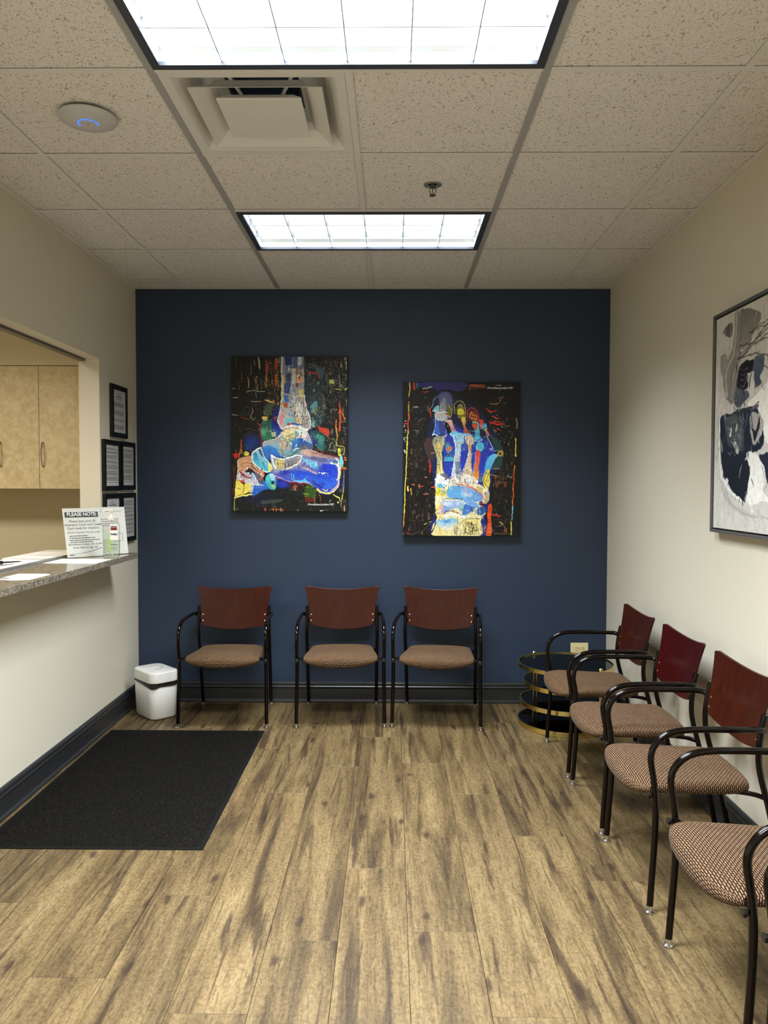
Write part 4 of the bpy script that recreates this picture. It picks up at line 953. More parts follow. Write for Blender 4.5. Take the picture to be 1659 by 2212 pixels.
A.S((30, 40, 120), 60, [(1020, 1010), (1060, 1080), (1110, 1140)])
A.S((228, 190, 80), 10, [(1372, 960), (1382, 1060), (1376, 1150), (1400, 1180), (1460, 1180), (1465, 1260), (1430, 1300)]); A.S((210, 210, 110), 5, [(1250, 1110), (1330, 1090), (1370, 1150), (1360, 1250)])
A.P((34, 40, 30), [(1260, 1110), (1340, 1110), (1360, 1240), (1250, 1260)]); A.S((220, 216, 180), 6, [(1290, 1200), (1300, 1150), (1330, 1130)]); A.S((220, 220, 200), 6, [(1280, 1220), (1370, 1232)]); A.S((226, 226, 206), 5, [(1340, 1160), (1345, 1220)]); A.S((216, 210, 80), 40, [(1405, 1220), (1415, 1280)]); A.S((40, 40, 30), 5, [(1400, 1230), (1415, 1270)])
A.P((110, 196, 226), [(1420, 1290), (1445, 1310), (1445, 1420), (1420, 1420)]); A.S((196, 60, 36), 20, [(1435, 1445), (1495, 1450)]); A.S((226, 220, 90), 6, [(1420, 1290), (1450, 1350), (1450, 1420), (1490, 1440)]); A.E((220, 120, 60), 1478, 1330, 16, 26); A.E((20, 20, 20), 1478, 1330, 8, 14)
A.S((224, 216, 110), 6, [(1470, 1470), (1460, 1640), (1450, 1740), (1440, 1830)]); A.S((70, 90, 200), 10, [(1440, 1620), (1442, 1700)])
# left verticals
A.S((206, 70, 40), 12, [(222, 1100), (215, 1200), (195, 1330)]); A.S((236, 170, 70), 6, [(230, 1160), (210, 1290)]); A.S(YE, 8, [(235, 1210), (238, 1270)]); A.P((236, 216, 80), [(265, 1250), (290, 1235), (325, 1265), (300, 1290), (262, 1285)]); A.P((190, 34, 30), [(118, 1265), (195, 1262), (190, 1310), (160, 1340)], smooth=False)
A.S((150, 36, 50), 8, [(125, 1400), (135, 1600), (122, 1760)]); A.S((222, 120, 60), 6, [(150, 1220), (160, 1260)])
# shin bone
A.P((112, 122, 150), [(700, 105), (975, 105), (985, 400), (985, 560), (1005, 700), (1062, 870), (1050, 950), (1010, 1000), (870, 955), (720, 985), (665, 900), (668, 830), (700, 720), (712, 560), (705, 300)], (214, 206, 190), tex=.1)
for c, q in [((30, 46, 104), (750, 105, 835, 215)), ((70, 90, 130), (845, 105, 905, 250)), ((180, 190, 205), (905, 105, 960, 220)), ((88, 100, 130), (760, 300, 830, 440)), ((52, 72, 150), (750, 430, 820, 550)), ((160, 120, 60), (885, 250, 925, 320)), ((222, 160, 110), (885, 330, 950, 420)), ((110, 50, 40), (885, 420, 915, 470)), ((206, 200, 204), (830, 250, 880, 430)), ((58, 106, 190), (745, 570, 800, 650)), ((184, 84, 44), (735, 655, 785, 715)), ((236, 216, 120), (920, 490, 970, 580)), ((210, 208, 220), (840, 560, 910, 650)), ((150, 178, 208), (800, 760, 870, 820)), ((212, 176, 160), (950, 260, 978, 420)), ((60, 70, 90), (780, 310, 815, 420))]:
    x0, y0, x1, y1 = q; A.P(c, [(x0, y0), (x1, y0 + 4), (x1 - 3, y1), (x0 + 3, y1)], smooth=False)
A.clutter(755, 110, 960, 560, 46, [(20, 24, 40), (34, 34, 44), (234, 230, 226), (120, 130, 160)], 5, 'mix', 50)
A.clutter(800, 560, 990, 860, 60, [(26, 26, 30), (246, 240, 220), (60, 50, 50), (230, 200, 130)], 5, 'mix', 46); A.clutter(880, 640, 1000, 850, 18, [(40, 34, 40), (250, 246, 236)], 7, 'v', 120)
A.P((226, 150, 160), [(700, 790), (735, 760), (745, 850), (720, 950), (690, 920)]); A.P((120, 200, 206), [(770, 830), (800, 850), (870, 850), (870, 900), (780, 930), (740, 960), (740, 900)]); A.P((150, 190, 196), [(735, 900), (760, 890), (765, 950), (745, 975)]); A.P((202, 60, 56), [(780, 905), (830, 900), (810, 930), (785, 930)]); A.P((60, 90, 170), [(830, 905), (960, 910), (960, 925), (830, 925)], smooth=False)
A.P((222, 196, 120), [(875, 850), (940, 850), (945, 900), (880, 900)], smooth=False); A.clutter(880, 850, 940, 895, 8, [(60, 50, 30)], 4, 'v', 40); A.P((140, 130, 130), [(950, 830), (1030, 830), (1030, 960), (970, 940)]); A.clutter(950, 830, 1030, 950, 10, [(40, 36, 40), (250, 240, 230)], 5, 'v', 80)
A.S((150, 160, 130), 26, [(722, 105), (722, 400)]); A.S((250, 244, 226), 10, [(712, 110), (722, 400), (720, 560), (712, 690), (680, 790), (668, 880), (700, 950), (735, 985)]); A.S((248, 232, 90), 14, [(745, 330), (738, 460), (735, 580), (728, 700)], taper=True); A.S((250, 246, 238), 15, [(985, 560), (1000, 690), (1040, 800), (1062, 880), (1050, 950), (1015, 990)]); A.S((24, 26, 70), 6, [(1000, 560), (1020, 700), (1060, 800), (1076, 880), (1064, 960), (1030, 1005)])
A.S((20, 24, 50), 12, [(985, 110), (992, 400), (994, 560)]); A.S((20, 22, 40), 10, [(695, 120), (700, 400), (695, 620), (668, 740)]); A.S((248, 246, 236), 24, [(735, 985), (800, 945), (880, 945), (960, 965), (1015, 990)]); A.S((206, 60, 60), 9, [(720, 985), (790, 965), (850, 970)])
# talus
A.P((226, 214, 180), [(730, 990), (870, 960), (1010, 1000), (1050, 1060), (1082, 1150), (1080, 1215), (950, 1250), (830, 1300), (640, 1310), (540, 1350), (500, 1280), (485, 1130), (570, 1100), (660, 1060)], (60, 140, 220))
A.P((180, 160, 140), [(490, 1130), (600, 1100), (700, 1070), (690, 1130), (560, 1160), (490, 1180)], (150, 190, 210)); A.P((236, 222, 160), [(730, 1000), (840, 980), (870, 1060), (850, 1140), (800, 1140), (730, 1060)]); A.clutter(760, 1000, 870, 1130, 18, [(70, 56, 40), (150, 110, 60)], 4, 'mix', 34)
A.P((226, 232, 226), [(860, 1000), (930, 970), (1000, 1000), (1010, 1060), (930, 1090), (880, 1050)]); A.P((120, 170, 160), [(870, 1000), (910, 1020), (900, 1070), (865, 1050)]); A.E((220, 110, 100), 935, 1060, 14, 22); A.P((210, 170, 190), [(1000, 1080), (1030, 1040), (1040, 1090), (1005, 1110)])
A.P((36, 80, 176), [(850, 1110), (930, 1080), (1000, 1120), (1070, 1150), (1080, 1210), (940, 1240), (840, 1200)], (70, 110, 150)); A.G((70, 150, 200), 860, 1110, 80, 50, .8); A.G((120, 100, 90), 990, 1190, 90, 40, .7)
A.P((60, 140, 214), [(490, 1190), (600, 1180), (700, 1230), (840, 1260), (700, 1300), (560, 1340), (500, 1290)], (40, 90, 190)); A.P((190, 170, 150), [(700, 1100), (790, 1150), (820, 1210), (760, 1220), (680, 1190)]); A.clutter(690, 1090, 800, 1180, 12, [(30, 30, 34), (236, 220, 160)], 6, 'mix', 40)
A.P((130, 170, 170), [(660, 1240), (690, 1210), (800, 1240), (790, 1270), (700, 1280)]); A.P((200, 90, 60), [(705, 1220), (720, 1220), (730, 1280), (712, 1280)], smooth=False)
A.S((244, 240, 226), 8, [(485, 1135), (560, 1105), (660, 1070), (720, 1020)]); A.S((250, 250, 246), 18, [(740, 1300), (830, 1260), (880, 1200), (950, 1215)]); A.P((70, 120, 130), [(740, 1300), (850, 1230), (940, 1200), (960, 1220), (930, 1270), (860, 1300), (800, 1330)], (150, 190, 190)); A.S((14, 16, 20), 10, [(745, 1310), (830, 1290), (880, 1245), (920, 1225)], taper=True)
# navicular and forefoot
A.P((200, 150, 110), [(190, 1345), (290, 1300), (345, 1300), (380, 1390), (450, 1450), (500, 1500), (480, 1560), (400, 1500), (320, 1440), (260, 1480), (190, 1500)], (226, 170, 140), tex=.08); A.S((250, 236, 200), 9, [(190, 1345), (180, 1500), (160, 1640), (140, 1810)]); A.S((120, 70, 40), 6, [(210, 1420), (290, 1380), (360, 1400)]); A.S((120, 70, 40), 5, [(200, 1440), (320, 1420), (430, 1460)])
A.P((206, 206, 216), [(200, 1490), (330, 1500), (400, 1560), (450, 1640), (380, 1700), (330, 1740), (190, 1640)]); A.P((160, 30, 40), [(200, 1470), (280, 1530), (350, 1550), (340, 1570), (240, 1540)]); A.P((206, 50, 50), [(210, 1600), (260, 1580), (240, 1640)]); A.clutter(190, 1500, 400, 1680, 34, [(40, 36, 44), (246, 244, 240), (120, 110, 130), (210, 190, 200)], 5, 'mix', 44); A.E((30, 34, 44), 345, 1490, 22, 34); A.P((150, 190, 220), [(350, 1500), (390, 1520), (380, 1590), (345, 1580)])
A.P((110, 100, 120), [(390, 1500), (480, 1560), (500, 1620), (440, 1640)], (80, 90, 110)); A.S((226, 120, 90), 12, [(440, 1480), (500, 1510), (480, 1560), (430, 1590)])
A.P((248, 226, 96), [(175, 1585), (240, 1640), (320, 1620), (330, 1700), (300, 1740), (200, 1770), (150, 1790), (150, 1660)]); A.S((40, 34, 20), 7, [(160, 1600), (220, 1610), (260, 1680), (240, 1740)]); A.S((40, 34, 20), 6, [(170, 1690), (200, 1690)]); A.S((40, 34, 20), 6, [(205, 1700), (225, 1685)]); A.S((248, 236, 120), 22, [(140, 1800), (250, 1770), (370, 1760)]); A.S((60, 50, 20), 5, [(150, 1790), (280, 1750), (370, 1750)])
A.P((60, 136, 216), [(370, 1660), (450, 1640), (520, 1590), (560, 1500), (620, 1450), (660, 1500), (650, 1640), (560, 1700), (420, 1760), (370, 1790)], (40, 90, 190)); A.P((90, 206, 200), [(520, 1560), (570, 1520), (640, 1600), (640, 1690), (560, 1690)], (60, 160, 180)); A.G((180, 226, 110), 610, 1660, 40, 40, .8); A.E((16, 40, 50), 610, 1620, 20, 22); A.S((236, 240, 246), 14, [(350, 1640), (430, 1650), (500, 1655)], taper=True)
A.P((20, 26, 40), [(400, 1780), (480, 1720), (560, 1700), (560, 1760), (430, 1800)])
A.P((170, 200, 215), [(465, 1195), (400, 1225), (350, 1280), (370, 1370), (440, 1450), (540, 1490), (600, 1470), (600, 1420), (540, 1370), (500, 1290)], (70, 190, 220)); A.P((40, 90, 110), [(440, 1215), (480, 1240), (510, 1310), (470, 1300), (440, 1260)]); A.P((60, 130, 180), [(360, 1290), (400, 1260), (430, 1330), (440, 1420), (400, 1390)], (80, 200, 220)); A.S((250, 250, 246), 16, [(462, 1195), (395, 1235), (350, 1285), (368, 1370), (440, 1445), (530, 1488), (600, 1465)]); A.S((250, 250, 246), 12, [(465, 1195), (490, 1280), (540, 1360), (590, 1430)])
A.S((120, 60, 60), 8, [(480, 1370), (500, 1440)]); A.P((246, 236, 130), [(545, 1390), (590, 1400), (600, 1470), (560, 1480)]); A.S((20, 20, 24), 8, [(340, 1380), (400, 1470), (480, 1510), (560, 1510)]); A.E((250, 246, 236), 600, 1420, 14, 14)
# heel bone
A.P((150, 150, 176), [(590, 1460), (700, 1440), (830, 1400), (960, 1230), (1100, 1235), (1230, 1290), (1390, 1305), (1420, 1400), (1420, 1560), (1380, 1680), (1290, 1755), (1180, 1750), (1120, 1680), (1020, 1625), (830, 1610), (700, 1580), (620, 1540)], (34, 56, 200))
A.P((34, 60, 196), [(850, 1470), (1000, 1480), (1150, 1500), (1200, 1400), (1300, 1400), (1370, 1420), (1390, 1560), (1340, 1660), (1260, 1700), (1180, 1650), (1060, 1580), (850, 1560)], (54, 110, 224)); A.G((26, 44, 170), 740, 1490, 110, 50, .9); A.G((30, 50, 190), 1240, 1490, 140, 100, .8); A.G((200, 190, 190), 650, 1480, 60, 40, .7)
A.P((206, 170, 160), [(960, 1215), (1060, 1220), (1200, 1270), (1400, 1310), (1390, 1335), (1240, 1320), (1150, 1310), (1020, 1290), (950, 1260)], (150, 110, 100), 0); A.S((120, 60, 60), 8, [(1060, 1245), (1200, 1285), (1380, 1310)]); A.P((60, 70, 110), [(1040, 1300), (1180, 1320), (1260, 1330), (1250, 1370), (1120, 1360)], alpha=.5)
A.P((120, 150, 190), [(590, 1290), (700, 1330), (860, 1310), (960, 1290), (930, 1370), (860, 1440), (700, 1470), (600, 1440)], (176, 170, 160))
A.P((226, 206, 130), [(640, 1345), (740, 1335), (745, 1430), (650, 1435)], smooth=False); [A.S((70, 56, 30), 5, p) for p in ([(660, 1350), (665, 1430)], [(695, 1350), (700, 1430)], [(720, 1340), (725, 1430)], [(650, 1390), (740, 1388)])]
A.P((180, 170, 160), [(745, 1380), (840, 1340), (960, 1290), (930, 1350), (860, 1420), (760, 1440)], (90, 90, 110)); A.clutter(750, 1370, 860, 1430, 12, [(70, 60, 60), (240, 226, 190)], 5, 'v', 40)
A.S((252, 250, 240), 26, [(590, 1290), (600, 1340), (620, 1400), (640, 1440)]); A.S((252, 250, 240), 20, [(600, 1300), (660, 1325), (760, 1330), (830, 1310), (900, 1290), (960, 1290)]); A.S((252, 250, 240), 14, [(960, 1290), (930, 1350), (870, 1410), (770, 1445)]); A.P((110, 206, 226), [(955, 1330), (1000, 1330), (1140, 1390), (1135, 1450), (1060, 1420)], (60, 150, 200)); A.clutter(960, 1340, 1130, 1430, 12, [(30, 60, 90), (240, 246, 250)], 6, 'v', 40); A.S((220, 170, 150), 30, [(900, 1380), (1000, 1440), (1130, 1500)], alpha=.7); A.S((240, 236, 246), 5, [(960, 1440), (1050, 1470), (1140, 1510)]); A.S((30, 40, 90), 5, [(930, 1400), (1100, 1460)])
A.S((96, 206, 226), 12, [(836, 1510), (838, 1590)]); A.S((96, 206, 226), 9, [(862, 1515), (864, 1590)]); A.P((90, 190, 240), [(840, 1595), (960, 1580), (990, 1550), (1010, 1590), (1060, 1620), (960, 1610)]); A.S((40, 44, 130), 22, [(1090, 1600), (1150, 1650), (1210, 1680)])
for x, y, r_ in [(1190, 1495, 12), (1215, 1500, 16), (1240, 1495, 8), (1265, 1505, 7), (1270, 1530, 7), (1205, 1460, 5), (718, 1465, 8), (1160, 1490, 9)]: A.E((226, 240, 250), x, y, r_, r_ * .8)
A.S((160, 30, 70), 14, [(620, 1540), (690, 1585), (830, 1618), (1000, 1630), (1080, 1670), (1140, 1730)]); A.S((246, 240, 250), 7, [(600, 1520), (700, 1570), (830, 1605), (1010, 1618), (1090, 1655)]); A.P((150, 210, 236), [(575, 1520), (610, 1510), (640, 1570), (600, 1600)]); A.S((250, 250, 250), 9, [(575, 1530), (600, 1510), (630, 1550)])
A.S((250, 236, 100), 26, [(1145, 1700), (1190, 1735), (1280, 1745), (1330, 1720)]); A.S((252, 250, 240), 26, [(1310, 1385), (1370, 1390), (1405, 1450), (1400, 1560), (1375, 1580)]); A.S((240, 226, 70), 14, [(1400, 1360), (1425, 1440), (1420, 1540), (1395, 1575)]); A.S((190, 170, 170), 30, [(1395, 1590), (1375, 1660), (1300, 1740)]); A.S((250, 246, 240), 9, [(1380, 1580), (1400, 1650), (1330, 1735)]); A.S((250, 250, 250), 16, [(1370, 1320), (1400, 1350), (1400, 1400)]); A.P((60, 110, 150), [(1370, 1340), (1400, 1360), (1380, 1390), (1330, 1380)]); A.S((250, 220, 120), 12, [(1210, 1690), (1250, 1720), (1270, 1700)])
A.G((36, 60, 200), 720, 1640, 110, 70, .95); A.G((20, 30, 150), 1200, 1640, 60, 30, .5)
A.P((70, 30, 30), [(800, 1620), (900, 1625), (895, 1700), (805, 1690)], smooth=False); A.clutter(800, 1620, 1000, 1720, 26, [(150, 50, 40), (30, 20, 20), (196, 120, 90), (90, 70, 60)], 5, 'mix', 40); A.P((50, 80, 30), [(1010, 1640), (1110, 1680), (1115, 1800), (990, 1790)]); A.clutter(980, 1640, 1120, 1800, 20, [(140, 170, 60), (20, 30, 16), (90, 120, 60)], 5, 'h', 50); A.S((170, 190, 60), 10, [(975, 1750), (1040, 1756)])
A.clutter(600, 1700, 980, 1860, 40, [(40, 60, 50), (70, 90, 70), (30, 40, 60)], 4, 'h', 70); A.P((80, 90, 80), [(460, 1850), (500, 1830), (700, 1820), (710, 1850), (600, 1870), (470, 1870)], alpha=.6)
A.P((90, 34, 26), [(990, 1795), (1110, 1800), (1110, 1860), (1000, 1850)], smooth=False); A.S((222, 130, 60), 6, [(1112, 1800), (1105, 1870)]); A.S((196, 90, 50), 6, [(1150, 1780), (1175, 1778), (1175, 1840)]); A.S((200, 200, 170), 7, [(1295, 1860), (1290, 1835), (1310, 1830)]); A.S(YE, 8, [(1330, 1760), (1400, 1790), (1420, 1850)]); A.S((236, 226, 100), 14, [(1340, 1765), (1370, 1785), (1410, 1800)]); A.E((230, 220, 150), 1395, 1858, 12, 10); A.S((226, 216, 130), 6, [(1440, 1760), (1435, 1850), (1428, 1920)])
for p, c in [([(505, 1930), (510, 1960)], (230, 90, 60)), ([(600, 1940), (602, 1960)], OR), ([(640, 1935), (642, 1962)], (230, 150, 80)), ([(700, 1930), (703, 1962)], (240, 180, 130)), ([(725, 1938), (725, 1962)], OR), ([(140, 1800), (128, 1960)], (200, 190, 100)), ([(1468, 1900), (1470, 1962)], (240, 170, 130)), ([(1180, 1962), (1215, 1955)], (220, 220, 220))]: A.S(c, 11, p)
A.S((226, 120, 70), 5, [(560, 1950), (720, 1948)])

def canvas(name, label, cx, cz, w_, h_, art, gw, gh, sig, sx, sz, ssz, sh):
    t = thing(name, label, 'painting', (cx, YB, cz)); D = .040
    b = M3().box(-w_ / 2, w_ / 2, -D, -.001, -h_ / 2, h_ / 2).obj('canvas', M_CANVAS_SIDE, t); bevel(b, .002)
    me = art.mesh('artwork', M_GLOSSPRINT, w_ - .004, h_ - .004, gw, gh); put('artwork', me, t, (0, -D - .0006, 0))
    me = text_mesh(sig, ssz, M_WHT_INK, Matrix.Translation((sx, -D - .0012, sz)) @ RX, align='CENTER', shear=.45, offset=.0, space=.85); put('signature', me, t)
    return t
A.fleck(420, 620, 560, 1090, 1300, 34, 4, 20); A.fleck(520, 170, 1060, 1440, 1760, 36, 4, 22); A.fleck(260, 120, 120, 1490, 1060, 50, 4, 40)
A.clutter(700, 980, 1000, 1180, 26, [(250, 246, 230), (40, 50, 70), (200, 170, 100)], 3, 'mix', 30); A.clutter(220, 1400, 480, 1740, 30, [(250, 246, 236), (50, 40, 40)], 3, 'mix', 34); A.clutter(880, 1290, 1180, 1420, 18, [(240, 240, 250), (40, 60, 110)], 3, 'h', 60)
A.warp([(46, 4), (14, 2.2), (6, 1.0)], 3, .10)
canvas('canvas_print', 'colourful X-ray canvas of an ankle and heel, left of the pair on the navy wall', -.669, 1.768, .756, 1.008, A, 380, 507, 'Prometheus-Lambert MD', .200, -.462, .0190, 0)

# ---- picture 2: top view of a foot
A = Art(110, 130, 1395, 1845, 760, 1006, (15, 14, 13)); A.ws = .8
DK2 = [(66, 62, 56), (46, 44, 40), (80, 72, 60), (52, 50, 54)]
A.clutter(130, 1000, 480, 1960, 60, [(110, 90, 70), (96, 60, 44), (84, 80, 72)], 4, 'mix', 46); A.clutter(1130, 1000, 1440, 1960, 50, [(110, 90, 70), (96, 60, 44), (84, 80, 72)], 4, 'mix', 46)
A.clutter(180, 350, 480, 1960, 230, DK2, 3, 'mix', 60); A.clutter(1130, 200, 1440, 1960, 170, DK2, 3, 'mix', 60); A.clutter(200, 780, 480, 1050, 40, [(84, 66, 48), (70, 50, 40)], 4, 'h', 100)
A.P((36, 36, 110), [(290, 135), (850, 135), (830, 225), (760, 240), (640, 215), (560, 250), (420, 200), (300, 185)], (52, 44, 96), 0); A.S((200, 226, 150), 12, [(340, 210), (400, 200), (445, 185)]); A.S((150, 40, 34), 12, [(328, 255), (350, 240)]); A.S((196, 70, 40), 10, [(360, 252), (405, 244)])
A.S(RD, 26, [(235, 140), (238, 215)]); A.S((80, 120, 130), 18, [(268, 140), (270, 200)]); A.S((196, 96, 50), 20, [(905, 165), (1080, 170)]); A.P((80, 40, 24), [(900, 165), (1080, 170), (1075, 210), (905, 205)], smooth=False); A.S((230, 140, 80), 7, [(920, 170), (1080, 190)]); A.S((226, 150, 90), 5, [(905, 165), (905, 220)]); A.S((220, 210, 170), 8, [(1215, 170), (1275, 170)])
A.S((190, 196, 170), 14, [(232, 432), (285, 425)]); A.S((214, 200, 150), 6, [(232, 705), (290, 706)]); A.S((160, 150, 140), 5, [(290, 610), (330, 570), (380, 560)])
for c, p in [((236, 210, 60), [(188, 135), (186, 240), (180, 310)]), ((230, 190, 40), [(180, 370), (172, 480)]), ((230, 110, 40), [(175, 500), (180, 560), (168, 600)]), ((206, 60, 60), [(165, 590), (168, 720)]), ((240, 226, 90), [(160, 720), (155, 900), (148, 1100)]), ((236, 216, 90), [(145, 1100), (135, 1290), (132, 1470), (128, 1700)]), ((226, 150, 50), [(125, 1700), (112, 1850), (112, 1960)])]: A.S(c, 14, p)
A.S((214, 60, 50), 14, [(118, 628), (165, 628)]); A.S((230, 220, 150), 6, [(132, 1285), (165, 1287)]); A.P((230, 220, 100), [(160, 1375), (176, 1375), (178, 1440), (160, 1430)]); A.S((226, 160, 60), 14, [(205, 1400), (208, 1480)]); A.S((200, 196, 180), 6, [(208, 930), (214, 990)])
for q in range(14): A.E((222, 220, 200), A.r.uniform(112, 140), A.r.uniform(600, 1000), 8, 6, n=6)
for c, p in [((150, 160, 120), [(1470, 560), (1468, 680)]), ((236, 220, 80), [(1462, 800), (1460, 1010)]), ((226, 130, 40), [(1445, 1120), (1440, 1230)]), ((206, 70, 34), [(1440, 1200), (1438, 1420)]), ((230, 120, 40), [(1440, 1400), (1430, 1600)]), ((120, 190, 220), [(1430, 1610), (1424, 1790)]), ((236, 226, 100), [(1418, 1810), (1414, 1960)])]: A.S(c, 14, p)
A.S((200, 196, 180), 8, [(1355, 1250), (1400, 1270), (1425, 1285)], taper=True); A.clutter(1180, 1230, 1350, 1400, 30, [(150, 120, 70), (180, 60, 40), (96, 80, 60)], 4, 'mix', 36)
for p in ([(1100, 440), (1150, 480), (1215, 468)], [(1170, 530), (1230, 560), (1275, 550)], [(1130, 610), (1240, 640), (1330, 630)], [(1150, 640), (1220, 600), (1320, 640)]): A.S((206, 50, 36), 20, p, taper=True)
A.S((150, 34, 30), 8, [(1150, 620), (1170, 700), (1220, 730), (1240, 690), (1260, 700), (1290, 730)]); A.S((210, 160, 110), 9, [(1145, 378), (1190, 388), (1240, 380)]); A.S((206, 110, 60), 8, [(1265, 370), (1270, 320), (1310, 318)])
for q in range(40): A.E((210, 214, 210), A.r.gauss(1270, 90), A.r.uniform(500, 1000), 4, 4, n=6)
# foot silhouette
A.P((20, 22, 36), [(480, 400), (540, 240), (620, 220), (720, 280), (860, 370), (1000, 440), (1120, 610), (1250, 800), (1310, 960), (1290, 1140), (1190, 1250), (1160, 1420), (1140, 1600), (1100, 1750), (1120, 1970), (480, 1970), (500, 1600), (470, 1300), (440, 1120), (350, 930), (380, 780), (430, 560)], (30, 44, 120)); A.P((70, 50, 46), [(350, 850), (440, 800), (480, 960), (480, 1060), (400, 1020)], alpha=.9); A.P((30, 60, 64), [(1150, 760), (1250, 830), (1310, 960), (1290, 1120), (1200, 1180), (1180, 1050), (1230, 960)], (40, 70, 60))
A.S((12, 12, 20), 8, [(480, 400), (430, 560), (380, 780), (345, 920), (420, 1060), (450, 1240)]); A.S((196, 50, 40), 22, [(425, 1050), (430, 1140), (430, 1220)], taper=True); A.S((206, 60, 40), 16, [(435, 440), (440, 540)], taper=True); A.S((120, 170, 200), 8, [(455, 440), (490, 330), (540, 290)])
A.P((36, 46, 150), [(590, 640), (680, 620), (840, 700), (1060, 800), (1200, 900), (1200, 980), (1100, 1150), (1010, 1340), (690, 1330), (610, 1260), (590, 900)], (44, 70, 190), 90)
# big toe
A.P((86, 84, 130), [(550, 265), (640, 250), (700, 330), (700, 480), (650, 560), (600, 590), (560, 440), (540, 330)], (90, 90, 120)); A.P((110, 120, 124), [(540, 420), (600, 320), (630, 420), (620, 500), (640, 560), (560, 600), (500, 560), (490, 470)], (190, 190, 194), tex=.15); A.clutter(540, 390, 620, 480, 10, [(50, 46, 50), (210, 190, 120)], 4, 'v', 60); A.P((110, 190, 210), [(465, 465), (530, 400), (530, 460), (500, 480)]); A.S((246, 242, 224), 12, [(470, 470), (545, 495), (610, 480), (650, 500)]); A.E((96, 100, 40), 662, 470, 26, 70); A.S((190, 180, 60), 7, [(650, 400), (690, 470), (680, 540)]); A.S((222, 170, 140), 12, [(500, 510), (560, 530), (640, 520), (670, 550)])
A.S((60, 60, 110), 9, [(500, 370), (540, 290), (610, 250), (680, 310), (700, 420)]); A.P((44, 90, 190), [(490, 560), (540, 600), (600, 610), (615, 700), (610, 745), (480, 745), (500, 660)], (70, 130, 210), 0); A.P((60, 60, 130), [(540, 600), (600, 620), (605, 740), (550, 745)]); A.S((246, 250, 252), 14, [(460, 770), (475, 745), (540, 780), (610, 775), (628, 750)]); A.S((180, 226, 240), 8, [(500, 500), (495, 640), (470, 760)])
# other toes
A.S((190, 176, 70), 10, [(725, 500), (725, 400), (780, 360), (840, 395), (852, 480), (850, 560)]); A.P((120, 110, 40), [(745, 470), (770, 400), (820, 410), (840, 480), (830, 560), (770, 560)]); A.S((20, 20, 12), 6, [(750, 470), (790, 480), (835, 475)]); A.S((20, 20, 12), 6, [(760, 520), (830, 515)]); A.P((214, 206, 60), [(760, 455), (800, 445), (830, 470), (835, 510), (765, 520)]); A.S((30, 30, 20), 6, [(765, 490), (830, 485)]); A.S((196, 196, 190), 5, [(765, 420), (790, 395), (800, 430)])
A.P((226, 206, 90), [(800, 560), (850, 560), (862, 660), (900, 720), (925, 735), (840, 735), (835, 660)], (150, 50, 50)); A.P((222, 190, 170), [(615, 590), (680, 580), (700, 620), (740, 700), (765, 715), (700, 745), (680, 680)], (170, 90, 90)); A.S((250, 240, 220), 7, [(615, 590), (660, 640), (700, 740)]); A.P((12, 12, 20), [(600, 600), (650, 620), (690, 720), (640, 740)])
A.S((206, 50, 40), 12, [(875, 560), (880, 480), (930, 440), (990, 480), (1010, 560), (1000, 600)]); A.P((130, 50, 30), [(890, 540), (920, 470), (980, 500), (1000, 580), (940, 600)]); A.S((226, 200, 80), 6, [(900, 560), (920, 490), (950, 530), (985, 530), (980, 590)]); A.S((200, 160, 70), 14, [(925, 560), (985, 575)]); A.P((110, 190, 180), [(940, 605), (1000, 610), (1010, 660), (1020, 790), (960, 830), (975, 700)], (60, 150, 190)); A.P((196, 80, 60), [(930, 640), (990, 620), (990, 700), (960, 690)])
A.P((96, 160, 200), [(1020, 620), (1080, 620), (1110, 660), (1060, 690), (1020, 660)]); A.P((206, 70, 60), [(1020, 580), (1070, 590), (1050, 640), (1025, 690)]); A.E((60, 110, 50), 1090, 695, 30, 26); A.E((190, 200, 160), 1100, 700, 14, 12); A.P((206, 120, 110), [(1100, 700), (1140, 730), (1150, 780), (1110, 750)]); A.S((190, 226, 226), 9, [(1110, 760), (1150, 840), (1185, 910), (1140, 925)]); A.S((150, 190, 190), 5, [(1120, 780), (1120, 860), (1095, 920)])
A.P((100, 190, 230), [(670, 740), (720, 710), (800, 730), (920, 740), (900, 765), (760, 765), (690, 780)]); A.S((246, 252, 252), 9, [(670, 745), (720, 765), (800, 750)]); A.G((110, 210, 236), 1010, 800, 60, 40, .8); A.S((200, 240, 246), 8, [(965, 820), (1010, 835), (1060, 810)])
